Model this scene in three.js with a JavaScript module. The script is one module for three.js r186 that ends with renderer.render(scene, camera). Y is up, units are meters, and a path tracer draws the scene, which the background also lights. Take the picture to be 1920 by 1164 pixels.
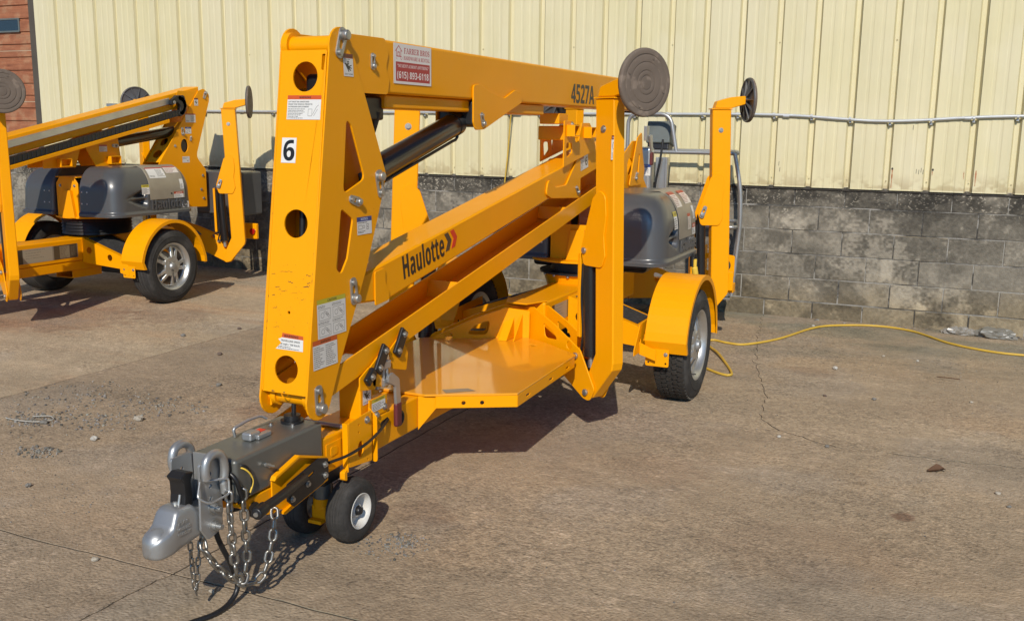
import * as THREE from 'three';
import { Sky } from 'three/addons/objects/Sky.js';
import { mergeGeometries } from 'three/addons/utils/BufferGeometryUtils.js';
import { RoundedBoxGeometry } from 'three/addons/geometries/RoundedBoxGeometry.js';
import { FontLoader } from 'three/addons/loaders/FontLoader.js';
import { TextGeometry } from 'three/addons/geometries/TextGeometry.js';

// ---------------------------------------------------------------- camera, sky, sun, exposure
const scene = new THREE.Scene();
const camera = new THREE.PerspectiveCamera(35.255, 1024 / 620, 0.05, 400);
camera.position.set(0, 1.58, 8.555);
{
  const m = new THREE.Matrix4().makeBasis(
    new THREE.Vector3(0.911848, 0.012319, -0.410344),
    new THREE.Vector3(-0.086708, 0.98278, -0.163174),
    new THREE.Vector3(0.401267, 0.18437, 0.897214));
  camera.quaternion.setFromRotationMatrix(m);
}
const SUN_AZ = 19 * Math.PI / 180, SUN_EL = 35 * Math.PI / 180;
const sunDir = new THREE.Vector3(Math.sin(SUN_AZ) * Math.cos(SUN_EL), Math.sin(SUN_EL), Math.cos(SUN_AZ) * Math.cos(SUN_EL));
const sky = new Sky();
sky.name = 'sky';
sky.scale.setScalar(300);
sky.material.uniforms.sunPosition.value.copy(sunDir);
sky.material.uniforms.turbidity.value = 5;
sky.material.uniforms.rayleigh.value = 0.9;
sky.material.uniforms.mieCoefficient.value = 0.004;
sky.material.uniforms.mieDirectionalG.value = 0.8;
sky.userData.kind = 'structure';
scene.add(sky);
scene.environmentIntensity = 0.13;
const sun = new THREE.DirectionalLight(new THREE.Color(1.0, 0.90, 0.75), 4.2);
sun.position.copy(sunDir).multiplyScalar(30).add(new THREE.Vector3(-3, 0, 3));
sun.target.position.set(-3, 0, 3);
sun.castShadow = true;
sun.shadow.mapSize.set(4096, 4096);
sun.shadow.camera.left = -10; sun.shadow.camera.right = 10; sun.shadow.camera.top = 8; sun.shadow.camera.bottom = -8;
sun.shadow.camera.near = 1; sun.shadow.camera.far = 70;
scene.add(sun, sun.target);
const renderer = new THREE.WebGLRenderer({ antialias: true });
renderer.setSize(1024, 620);
renderer.shadowMap.enabled = true;
renderer.toneMapping = THREE.LinearToneMapping;
renderer.toneMappingExposure = 1.0;

// ---------------------------------------------------------------- helpers
const V = (x, y, z) => new THREE.Vector3(x, y, z);
const PI = Math.PI, rad = d => d * PI / 180;
let seed = 12345;
function rnd() { seed = (seed * 1664525 + 1013904223) >>> 0; return seed / 4294967296; }
const rr = (a, b) => a + (b - a) * rnd();
function h2(x, y, s) {
  let h = Math.imul(x, 374761393) + Math.imul(y, 668265263) + Math.imul(s, 2147483647 ^ 0x9e3779b9);
  h = Math.imul(h ^ (h >>> 13), 1274126177); h ^= h >>> 16;
  return (h >>> 0) / 4294967296;
}
function vn(x, y, s = 1, per = 0) {
  let xi = Math.floor(x), yi = Math.floor(y);
  const fx = x - xi, fy = y - yi;
  let x1 = xi + 1, y1 = yi + 1;
  if (per) { xi = ((xi % per) + per) % per; x1 = ((x1 % per) + per) % per; yi = ((yi % per) + per) % per; y1 = ((y1 % per) + per) % per; }
  const u = fx * fx * (3 - 2 * fx), v = fy * fy * (3 - 2 * fy);
  const a = h2(xi, yi, s), b = h2(x1, yi, s), c = h2(xi, y1, s), d = h2(x1, y1, s);
  return a + (b - a) * u + (c - a) * v + (a - b - c + d) * u * v;
}
function fbm(x, y, o, s = 1, per = 0) {
  let t = 0, a = .5, n = 0;
  for (let i = 0; i < o; i++) { t += a * vn(x, y, s + i * 17, per); n += a; a *= .55; x *= 2; y *= 2; per *= 2; }
  return t / n;
}
const sstep = (a, b, x) => { const t = Math.min(1, Math.max(0, (x - a) / (b - a))); return t * t * (3 - 2 * t); };
const mix = (a, b, t) => a + (b - a) * t;
const toS = v => v <= .0031308 ? v * 12.92 : 1.055 * Math.pow(v, 1 / 2.4) - .055;

function dataTex(w, h, fn, { srgb = false, wrap = THREE.RepeatWrapping } = {}) {
  const d = new Uint8Array(w * h * 4), out = [0, 0, 0];
  for (let j = 0; j < h; j++) for (let i = 0; i < w; i++) {
    fn(i, j, out);
    const k = (j * w + i) * 4;
    d[k] = Math.max(0, Math.min(255, out[0] * 255)); d[k + 1] = Math.max(0, Math.min(255, out[1] * 255)); d[k + 2] = Math.max(0, Math.min(255, out[2] * 255)); d[k + 3] = 255;
  }
  const t = new THREE.DataTexture(d, w, h, THREE.RGBAFormat);
  t.magFilter = THREE.LinearFilter; t.minFilter = THREE.LinearMipmapLinearFilter; t.generateMipmaps = true;
  t.wrapS = t.wrapT = wrap;
  if (srgb) t.colorSpace = THREE.SRGBColorSpace;
  t.needsUpdate = true;
  return t;
}
// uv in metres by the axis that a face looks along
function boxUV(g) {
  if (g.index) g = g.toNonIndexed();
  if (!g.attributes.normal) g.computeVertexNormals();
  const p = g.attributes.position, n = p.count, uv = new Float32Array(n * 2);
  const a = V(), b = V(), c = V(), e = V();
  for (let i = 0; i < n; i += 3) {
    a.fromBufferAttribute(p, i); b.fromBufferAttribute(p, i + 1); c.fromBufferAttribute(p, i + 2);
    e.crossVectors(b.clone().sub(a), c.clone().sub(a));
    const ax = Math.abs(e.x), ay = Math.abs(e.y), az = Math.abs(e.z);
    for (let k = 0; k < 3; k++) {
      const q = k === 0 ? a : k === 1 ? b : c;
      if (ax >= ay && ax >= az) { uv[(i + k) * 2] = q.z; uv[(i + k) * 2 + 1] = q.y; }
      else if (ay >= az) { uv[(i + k) * 2] = q.x; uv[(i + k) * 2 + 1] = q.z; }
      else { uv[(i + k) * 2] = q.x; uv[(i + k) * 2 + 1] = q.y; }
    }
  }
  g.setAttribute('uv', new THREE.BufferAttribute(uv, 2));
  return g;
}
function clean(g) {
  g = g.index ? g.toNonIndexed() : g;
  for (const k of Object.keys(g.attributes)) if (!['position', 'normal', 'uv'].includes(k)) g.deleteAttribute(k);
  if (!g.attributes.normal) g.computeVertexNormals();
  if (!g.attributes.uv) g = boxUV(g);
  return g;
}
const merge = list => list.length === 1 ? clean(list[0]) : mergeGeometries(list.map(clean), false);
const used = {};
function numbered(n) { const k = used[n] = (used[n] ?? -1) + 1; return k ? `${n}_${String(k).padStart(3, '0')}` : n; }
// a frame: a thing's group; parts are given in the coordinates of its "drawing" and moved by -origin
function thing(name, label, category, pos, group) {
  const o = new THREE.Group(); o.name = numbered(name); o.position.set(...pos);
  o.userData = { label, category }; if (group) o.userData.group = group;
  scene.add(o); return o;
}
function shade(m) { m.castShadow = true; m.receiveShadow = true; return m; }
function part(parent, name, geo, mat, { uv = true, label } = {}) {
  let g = Array.isArray(geo) ? merge(geo) : clean(geo);
  if (uv) g = boxUV(g);
  const o = parent.userData.origin;
  if (o) g.translate(-o[0], -o[1], -o[2]);
  const m = shade(new THREE.Mesh(g, mat)); m.name = name;
  if (label) m.userData.label = label;
  parent.add(m); return m;
}
function sub(parent, name) { // a part that has pieces of its own
  const g = new THREE.Group(); g.name = name; g.userData.origin = parent.userData.origin; parent.add(g); return g;
}
// --- geometry makers (drawing coordinates)
function ext(shape, depth, bevel = .0015, cs = 8) {
  const b = Math.min(bevel, depth * .4);
  const g = new THREE.ExtrudeGeometry(shape, { depth: depth - 2 * b, bevelEnabled: b > 0, bevelThickness: b, bevelSize: b, bevelOffset: -b, bevelSegments: 1, curveSegments: cs });
  g.translate(0, 0, b); return g;
}
function shp(pts, holes = []) {
  const s = new THREE.Shape(pts.map(p => new THREE.Vector2(p[0], p[1])));
  for (const h of holes) s.holes.push(new THREE.Path(h.map(p => new THREE.Vector2(p[0], p[1]))));
  return s;
}
const circ = (cx, cy, r, n = 20, ry = r) => Array.from({ length: n }, (_, i) => [cx + r * Math.cos(i / n * 2 * PI), cy + ry * Math.sin(i / n * 2 * PI)]);
// round the corners of a polygon: pts [x,y,r]
function roundPoly(pts, seg = 5) {
  const out = [], n = pts.length;
  for (let i = 0; i < n; i++) {
    const p = pts[i], a = pts[(i + n - 1) % n], b = pts[(i + 1) % n], r = p[2] || 0;
    if (!r) { out.push([p[0], p[1]]); continue; }
    const ua = [a[0] - p[0], a[1] - p[1]], ub = [b[0] - p[0], b[1] - p[1]];
    const la = Math.hypot(...ua), lb = Math.hypot(...ub);
    const cs = (ua[0] * ub[0] + ua[1] * ub[1]) / la / lb, th = Math.acos(Math.max(-1, Math.min(1, cs)));
    const t = Math.min(r / Math.tan(th / 2), la * .48, lb * .48);
    const A = [p[0] + ua[0] / la * t, p[1] + ua[1] / la * t], B = [p[0] + ub[0] / lb * t, p[1] + ub[1] / lb * t];
    for (let k = 0; k <= seg; k++) { const s = k / seg; out.push([(1 - s) ** 2 * A[0] + 2 * s * (1 - s) * p[0] + s * s * B[0], (1 - s) ** 2 * A[1] + 2 * s * (1 - s) * p[1] + s * s * B[1]]); }
  }
  return out;
}
// outline in (z,y), thickness from x0 to x1
function plateX(pts, x0, x1, holes = [], bevel = .0015) {
  const f = l => l.map(p => [-p[0], p[1]]);
  return ext(shp(f(pts), holes.map(f)), x1 - x0, bevel).rotateY(PI / 2).translate(x0, 0, 0);
}
function plateZ(pts, z0, z1, holes = [], bevel = .0015) { return ext(shp(pts, holes), z1 - z0, bevel).translate(0, 0, z0); }
// outline in (x,z), thickness from y0 to y1
function plateY(pts, y0, y1, holes = [], bevel = .0015) {
  const f = l => l.map(p => [p[0], -p[1]]);
  return ext(shp(f(pts), holes.map(f)), y1 - y0, bevel).rotateX(-PI / 2).translate(0, y0, 0);
}
function rbox(x0, x1, y0, y1, z0, z1, r = .004, seg = 1) {
  const g = new RoundedBoxGeometry(x1 - x0, y1 - y0, z1 - z0, seg, Math.min(r, (x1 - x0) / 2.01, (y1 - y0) / 2.01, (z1 - z0) / 2.01));
  return g.translate((x0 + x1) / 2, (y0 + y1) / 2, (z0 + z1) / 2);
}
function cyl(a, b, r, n = 14, r2 = r) {
  const d = V().subVectors(b, a), L = d.length();
  const g = new THREE.CylinderGeometry(r2, r, L, n, 1);
  g.applyQuaternion(new THREE.Quaternion().setFromUnitVectors(V(0, 1, 0), d.normalize()));
  return g.translate((a.x + b.x) / 2, (a.y + b.y) / 2, (a.z + b.z) / 2);
}
// cylinder with chamfered ends
function pin(a, b, r, ch = .003, n = 16) {
  const d = V().subVectors(b, a), L = d.length();
  const g = new THREE.LatheGeometry([[0, 0], [r - ch, 0], [r, ch], [r, L - ch], [r - ch, L], [0, L]].map(p => new THREE.Vector2(p[0], p[1])), n);
  g.applyQuaternion(new THREE.Quaternion().setFromUnitVectors(V(0, 1, 0), d.normalize()));
  return g.translate(a.x, a.y, a.z);
}
function tubeP(pts, r, seg = 40, n = 8, tension = .5) {
  const c = new THREE.CatmullRomCurve3(pts, false, 'catmullrom', tension);
  return new THREE.TubeGeometry(c, seg, r, n, false);
}
// pipe with straight runs and rounded bends
function pipe(pts, r, br = .05, n = 8) {
  const path = new THREE.CurvePath();
  let last = pts[0];
  for (let i = 1; i < pts.length; i++) {
    if (i === pts.length - 1) { path.add(new THREE.LineCurve3(last, pts[i])); break; }
    const p = pts[i], a = V().subVectors(last, p), b = V().subVectors(pts[i + 1], p);
    const t = Math.min(br, a.length() * .49, b.length() * .49);
    const A = p.clone().addScaledVector(a.normalize(), t), B = p.clone().addScaledVector(b.normalize(), t);
    path.add(new THREE.LineCurve3(last, A)); path.add(new THREE.QuadraticBezierCurve3(A, p, B)); last = B;
  }
  return new THREE.TubeGeometry(path, Math.max(8, (pts.length - 1) * 10), r, n, false);
}
function lathe(pts, n = 32) { return new THREE.LatheGeometry(pts.map(p => new THREE.Vector2(p[0], p[1])), n); }
function boltHead(p, nrm, r = .009, h = .007) { // hex head on a washer
  const q = V().copy(nrm).normalize();
  return [cyl(p, p.clone().addScaledVector(q, .002), r * 1.5, 12), cyl(p.clone().addScaledVector(q, .002), p.clone().addScaledVector(q, .002 + h), r, 6)];
}
function basis(g, o, ex, ey, ez) { return g.applyMatrix4(new THREE.Matrix4().makeBasis(ex, ey, ez).setPosition(o)); }

// ---------------------------------------------------------------- materials
const paintMap = dataTex(1024, 1024, (i, j, o) => {
  const x = i / 1024, y = j / 1024;
  let v = 1 - .05 * fbm(x * 6, y * 6, 4, 3, 6);
  const sp = vn(x * 220, y * 220, 9, 220); if (sp > .93) v -= (sp - .93) * 2.2 * sstep(.45, .6, fbm(x * 5, y * 5, 3, 21, 5));
  const sc = vn(x * 300, y * 9, 31, 0); if (sc > .955 && x > .002 && y > .02 && y < .98) v -= .05;
  o[0] = toS(v * .995); o[1] = toS(v * (1 - .02 * fbm(x * 9, y * 9, 3, 44, 9))); o[2] = toS(v);
}, { srgb: true });
const paintRough = dataTex(512, 512, (i, j, o) => { const v = .75 + .25 * fbm(i / 512 * 8, j / 512 * 8, 5, 5, 8); o[0] = v; o[1] = v; o[2] = 0; });
const orange = dataTex(256, 256, (i, j, o) => { o[0] = o[1] = o[2] = fbm(i / 256 * 40, j / 256 * 40, 2, 7, 40); });
const M = {};
M.yellow = new THREE.MeshPhysicalMaterial({ color: new THREE.Color().setRGB(.86, .345, 0), map: paintMap, roughness: .5, roughnessMap: paintRough, specularIntensity: .3, clearcoat: .14, clearcoatRoughness: .12, bumpMap: orange, bumpScale: .00012 });
M.deck = new THREE.MeshPhysicalMaterial({ color: new THREE.Color().setRGB(.80, .33, .006), map: paintMap, roughness: .5, roughnessMap: paintRough, clearcoat: .8, clearcoatRoughness: .07, bumpMap: orange, bumpScale: .00008 });
M.grey = new THREE.MeshPhysicalMaterial({ color: new THREE.Color().setRGB(.068, .070, .072), map: paintMap, roughness: .4, roughnessMap: paintRough, clearcoat: .45, clearcoatRoughness: .25, bumpMap: orange, bumpScale: .0003 });
M.black = new THREE.MeshStandardMaterial({ color: new THREE.Color().setRGB(.012, .012, .013), roughness: .45, roughnessMap: paintRough });
M.blackGloss = new THREE.MeshPhysicalMaterial({ color: new THREE.Color().setRGB(.008, .008, .009), roughness: .3, clearcoat: .6, clearcoatRoughness: .15 });
const galvTex = dataTex(512, 512, (i, j, o) => { const x = i / 512, y = j / 512; const v = .72 + .28 * fbm(x * 10, y * 10, 5, 61, 10); o[0] = toS(v); o[1] = toS(v * .995); o[2] = toS(v * .97); }, { srgb: true });
M.steel = new THREE.MeshStandardMaterial({ color: new THREE.Color().setRGB(.5, .5, .49), map: galvTex, roughness: .42, metalness: .85 });
M.galv = new THREE.MeshStandardMaterial({ color: new THREE.Color().setRGB(.47, .48, .49), map: galvTex, roughness: .45, metalness: .7, roughnessMap: paintRough });
M.conduit = new THREE.MeshStandardMaterial({ color: new THREE.Color().setRGB(.58, .6, .62), map: galvTex, roughness: .45, metalness: .35 });
M.tongue = new THREE.MeshPhysicalMaterial({ color: new THREE.Color().setRGB(.165, .17, .16), map: galvTex, roughness: .42, metalness: .45, clearcoat: .2, clearcoatRoughness: .3 });
M.chain = new THREE.MeshStandardMaterial({ color: new THREE.Color().setRGB(.36, .35, .33), map: galvTex, roughness: .38, metalness: .9 });
M.alu = new THREE.MeshStandardMaterial({ color: new THREE.Color().setRGB(.62, .62, .61), map: galvTex, roughness: .35, metalness: .8 });
M.panel = new THREE.MeshStandardMaterial({ color: new THREE.Color().setRGB(.40, .36, .30), map: galvTex, roughness: .42, metalness: .45 });
M.whitePaint = new THREE.MeshStandardMaterial({ color: new THREE.Color().setRGB(.68, .67, .64), map: galvTex, roughness: .5 });
M.controlGrey = new THREE.MeshStandardMaterial({ color: new THREE.Color().setRGB(.12, .14, .14), roughness: .6, map: galvTex });
M.redGrip = new THREE.MeshStandardMaterial({ color: new THREE.Color().setRGB(.11, .018, .02), roughness: .55 });
M.redLamp = new THREE.MeshPhysicalMaterial({ color: new THREE.Color().setRGB(.4, .01, .01), roughness: .2, clearcoat: 1 });
const rubTex = dataTex(512, 512, (i, j, o) => { const x = i / 512, y = j / 512; const d = sstep(.45, .75, fbm(x * 8, y * 8, 5, 71, 8)); const v = .018 + .03 * d + .012 * vn(x * 128, y * 128, 3, 128); o[0] = toS(v * 1.08); o[1] = toS(v); o[2] = toS(v * .92); }, { srgb: true });
M.rubber = new THREE.MeshStandardMaterial({ map: rubTex, roughness: .85 });
const treadTex = dataTex(256, 256, (i, j, o) => { const x = i / 256, y = j / 256; const d = sstep(.35, .7, fbm(x * 12, y * 12, 4, 81, 12)); const v = .022 + .05 * d; o[0] = toS(v * 1.15); o[1] = toS(v); o[2] = toS(v * .82); }, { srgb: true });
M.tread = new THREE.MeshStandardMaterial({ map: treadTex, roughness: .9 });
const padTex = dataTex(512, 512, (i, j, o) => { const x = i / 512, y = j / 512; const d = fbm(x * 10, y * 10, 5, 91, 10); const e = sstep(.6, .8, fbm(x * 26, y * 26, 3, 95, 26)); const v = .1 + .05 * d + .06 * e; o[0] = toS(v * 1.12); o[1] = toS(v * .86); o[2] = toS(v * .66); }, { srgb: true });
M.padFace = new THREE.MeshStandardMaterial({ map: padTex, roughness: .8 });
M.padBack = new THREE.MeshStandardMaterial({ color: new THREE.Color().setRGB(.13, .13, .135), map: galvTex, roughness: .45, metalness: .4 });
M.vinyl = new THREE.MeshStandardMaterial({ color: new THREE.Color().setRGB(.012, .012, .012), roughness: .4 });
M.vinylRed = new THREE.MeshStandardMaterial({ color: new THREE.Color().setRGB(.62, .03, .012), roughness: .4 });
M.cordYellow = new THREE.MeshStandardMaterial({ color: new THREE.Color().setRGB(.62, .40, .05), roughness: .55, map: galvTex });
M.plasticYellow = new THREE.MeshStandardMaterial({ color: new THREE.Color().setRGB(.75, .5, .06), roughness: .5 });
const gripTex = dataTex(256, 256, (i, j, o) => { const v = .02 + .05 * vn(i * .5, j * .5, 2, 128) ** 3; o[0] = o[1] = o[2] = toS(v); }, { srgb: true });
M.gripTape = new THREE.MeshStandardMaterial({ map: gripTex, roughness: .95 });

// ---------------------------------------------------------------- ground
// what the yard is made of at a point (metres): dusty worn concrete
function yard(X, Z, o) {
  const wob = fbm(X * .9 + 11, Z * .9 + 3, 3, 201);
  const big = fbm(X * .55 + 4, Z * .8 + 9, 4, 211);
  const mid = fbm(X * 2.6, Z * 3.4, 4, 221);
  const small = fbm(X * 22, Z * 26, 3, 226);
  const fine = vn(X * 70, Z * 84, 231) * .35 + vn(X * 130, Z * 150, 232) * .4 + vn(X * 240, Z * 240, 233) * .25;
  const worn = sstep(.4, .62, fbm(X * 1.1 + 5, Z * 1.4 + 17, 4, 236)); // where the skin has gone and sand shows
  const streak = fbm(X * 1.1 + wob * 2, Z * 9, 3, 251);
  let v = .255 * (1 + .3 * (big - .5) + .34 * (mid - .5) + .34 * (small - .5) + (.55 + .75 * worn) * (fine - .5) + .2 * (streak - .5));
  let r = v * 1.23, g = v * .945, b = v * .63;
  const dust = sstep(.46, .68, fbm(X * .8 + 20 + wob, Z * 1.3 + 40, 4, 241)) * (.5 + .5 * mid);
  r = mix(r, v * 1.38, dust * .5); g = mix(g, v * .97, dust * .5); b = mix(b, v * .58, dust * .5);
  const cem = sstep(.53, .68, fbm(X * 1.7 + 70, Z * 1.7 + 31, 5, 261));
  r = mix(r, v * 1.14, cem * .55); g = mix(g, v * .93, cem * .55); b = mix(b, v * .69, cem * .55);
  const alg = sstep(.34, .58, fbm(X * 1.2 + 3, Z * 2.2 + 90, 4, 271)) * sstep(1.9, .1, Z + 1.1 * (mid - .5)) * (X > -2.6 ? 1 : .3);
  r *= 1 - .36 * alg; g *= 1 - .26 * alg; b *= 1 - .24 * alg;
  // cleaner pale slab on the far side of the joint
  if (X < -4.93) { const p = .14 + .16 * (fbm(X * 1.5, Z * 4, 4, 281) - .3); r *= 1 + p; g *= 1 + p * 1.05; b *= 1 + p * 1.1; const rd = sstep(.5, .68, fbm(X * .7 + 3, Z * 3 + 8, 4, 285)); g *= 1 - .1 * rd; b *= 1 - .16 * rd; }
  else if (X < -2.42) { const p = fbm(X * 1.3 + 9, Z * 1.8 + 2, 4, 287) - .5; r *= .97 + .35 * p; g *= .95 + .32 * p; b *= .95 + .3 * p; }
  if (Z > 6.08) { r *= 1.06; g *= 1.08; b *= 1.1; }
  // aggregate: dark grains, pale rubbed scars, small pits
  const ag = vn(X * 88 + 5, Z * 96 + 8, 291); if (ag > .84) { const k = 1 - (ag - .84) * 2.2; r *= k; g *= k; b *= k; }
  const pale = vn(X * 30 + 9, Z * 130 + 1, 301) * sstep(.4, .6, fbm(X * 2 + 7, Z * 2 + 2, 3, 305)); if (pale > .7) { const k = 1 + (pale - .7) * 1.5; r *= k; g *= k; b *= k * 1.03; }
  const pit = vn(X * 64 + 50, Z * 110 + 50, 311) * (.55 + .5 * vn(X * 3.1, Z * 3.1, 315)); if (pit > .8) { const k = 1 - Math.min(.4, (pit - .8) * 3.5); r *= k; g *= k; b *= k; }
  // small oil spots and rust-brown patches
  for (const s of YSPOTS) { const dx = X - s[0], dz = Z - s[1]; if (Math.abs(dx) > s[2] * 1.6 || Math.abs(dz) > s[2] * 1.6) continue; const q = Math.hypot(dx, dz * 1.2) / s[2] + .7 * (fbm(X * 14, Z * 14, 3, 321) - .5); const k = sstep(1, .55, q) * s[3]; r *= 1 - k * .75; g *= 1 - k * .95; b *= 1 - k; }
  o[0] = toS(Math.max(.02, r)); o[1] = toS(Math.max(.02, g)); o[2] = toS(Math.max(.02, b));
}
const YSPOTS = [[-.07, 4.36, .06, .5], [-.75, 1.95, .2, .16], [-1.15, 4.25, .3, .12], [-3.4, 4.3, .25, .3], [-3.7, 3.6, .3, .25], [-4.1, 2.9, .35, .2], [-6.6, 2.9, .8, .3], [-5.9, 2.4, .5, .25], [-2.9, 6.5, .1, .25], [-.4, 4.9, .45, .12], [-1.9, 5.2, .2, .2], [.2, 2.6, .5, .1]];
const groundBump = dataTex(1024, 1024, (i, j, o) => {
  const x = i / 1024, y = j / 1024;
  let v = .45 + .3 * (fbm(x * 16, y * 16, 5, 401, 16) - .5) + .35 * (vn(x * 180, y * 180, 407, 180) - .5);
  const p = vn(x * 70, y * 70, 409, 70); if (p > .82) v -= (p - .82) * 1.6;
  const q = vn(x * 48, y * 48, 411, 48); if (q > .88) v += (q - .88) * 2;
  o[0] = o[1] = o[2] = v;
});
function yardMaterial(x0, x1, z0, z1, w, h) {
  const W = x1 - x0, H = z1 - z0;
  const map = dataTex(w, h, (i, j, o) => yard(x0 + (i + .5) / w * W, z0 + (j + .5) / h * H, o), { srgb: true, wrap: THREE.MirroredRepeatWrapping });
  map.repeat.set(1 / W, 1 / H); map.offset.set(-x0 / W, -z0 / H);
  const bm = groundBump.clone(); bm.repeat.set(1 / 1.3, 1 / 1.3); bm.needsUpdate = true;
  return new THREE.MeshStandardMaterial({ map, bumpMap: bm, bumpScale: .007, roughness: .95 });
}
const matL = yardMaterial(-10, -4.9, 0, 6.1, 1536, 1536);
const matM = yardMaterial(-4.96, -2.4, 0, 6.1, 1024, 1800);
const matR = yardMaterial(-2.45, .9, 0, 6.1, 1400, 2048);
const matF = yardMaterial(-3.8, -.2, 6.05, 7.0, 1600, 512);
const dirt = new THREE.MeshStandardMaterial({ color: new THREE.Color().setRGB(.05, .038, .026), roughness: 1, bumpMap: groundBump, bumpScale: .004 });
const ground = shade(new THREE.Mesh(boxUV(new THREE.PlaneGeometry(160, 160).rotateX(-PI / 2).translate(0, -.0028, 0)), dirt));
ground.name = 'ground'; ground.userData.kind = 'structure'; scene.add(ground);
{
  const jag = (pts, amp, s, step = .06) => { // chipped line
    const out = [];
    for (let i = 0; i < pts.length - 1; i++) {
      const a = pts[i], b = pts[i + 1], L = Math.hypot(b[0] - a[0], b[1] - a[1]), n = Math.max(1, Math.round(L / step));
      const nx = -(b[1] - a[1]) / L, nz = (b[0] - a[0]) / L;
      for (let k = 0; k < n; k++) { const t = k / n, q = (k === 0 && i === 0) ? 0 : amp * (vn((i * 37 + k) * .6, 3, s) - .5) * 2 + amp * .6 * (h2(i * 91 + k, 5, s) - .5); out.push([mix(a[0], b[0], t) + nx * q, mix(a[1], b[1], t) + nz * q]); }
    }
    out.push(pts[pts.length - 1]); return out;
  };
  const off = (l, dx, dz) => l.map(p => [p[0] + dx, p[1] + dz]);
  const xa = -4.93, xb = -2.42, zj = 6.08;
  const JA = jag([[-16, zj], [xa, zj]], .004, 1), JB = jag([[xa, zj], [xb, zj]], .005, 2), JC = jag([[xb, zj], [7, zj + .02]], .005, 3);
  const VA = jag([[xa, 0], [xa, zj]], .006, 4), VB = jag([[xb, 0], [xb, zj]], .004, 5), VB2 = jag([[xb, zj], [xb - .03, 6.45], [xb - .05, 7.4], [xb, 13]], .012, 6, .03), VA2 = jag([[xa, zj], [xa, 13]], .004, 7);
  const CR = jag([[-1.42, 0], [-1.3, .9], [-1.15, 1.86], [-1.0, 2.43], [-.91, 2.79], [-.87, 3.2], [-.71, 3.39], [-.4, 3.53], [0, 3.5], [.43, 3.46], [2.2, 3.5], [7, 3.3]], .016, 8, .035);
  const g = .0048, rev = l => l.slice().reverse();
  const slab = (pts, mat) => {
    const geo = boxUV(plateY(pts, -.06, 0, [], .0008));
    const m = shade(new THREE.Mesh(geo, mat)); m.name = 'concrete_slab'; ground.add(m);
  };
  slab([[-16, 0], ...off(VA, -g, 0).slice(0, -1), [xa - g, zj - g], ...rev(off(JA, 0, -g)).slice(1)], matL);
  slab([...off(VA, g, 0).slice(0, -1), ...off(JB, 0, -g).map(p => [Math.min(Math.max(p[0], xa + g), xb - g), p[1]]), ...rev(off(VB, -g, 0)).slice(1)], matM);
  slab([...off(VB, g, 0).slice(0, -1), ...off(JC, 0, -g).map(p => [Math.max(p[0], xb + g), p[1]]), ...rev(CR.map(p => [p[0] - .0015, p[1] + (p[0] > -.82 ? .007 : .0036) * (.6 + .8 * vn(p[0] * 9, 2, 88))]))], matR);
  slab([...CR.map(p => [p[0] + .0015, p[1] - (p[0] > -.82 ? .005 : .0034)]), [7, 0]], matR);
  slab([[-16, 13], ...off(JA, 0, g).map(p => [Math.min(p[0], xa - g), p[1]]), ...off(VA2, -g, 0).slice(1)], matF);
  slab([...rev(off(VA2, g, 0)).slice(0, -1), ...off(JB, 0, g).map(p => [Math.min(Math.max(p[0], xa + g), xb - .004), p[1]]), ...off(VB2, -.004, 0).slice(1)], matF);
  slab([...rev(off(VB2, .004, 0)).slice(0, -1), ...off(JC, 0, g).map(p => [Math.max(p[0], xb + .004), p[1]]), [7, 13]], matF);
  ground.children.forEach(c => { c.position.y = 0; });
}

// ---------------------------------------------------------------- building
const HS = 1.125, RIB0 = -9.6154, RIBP = .3048, ZS = .028;
const bld = thing('warehouse_building', 'long warehouse with cream ribbed metal siding over a grey concrete block base', 'building', [-4, 0, 0]);
bld.userData.origin = [-4, 0, 0];
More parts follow.
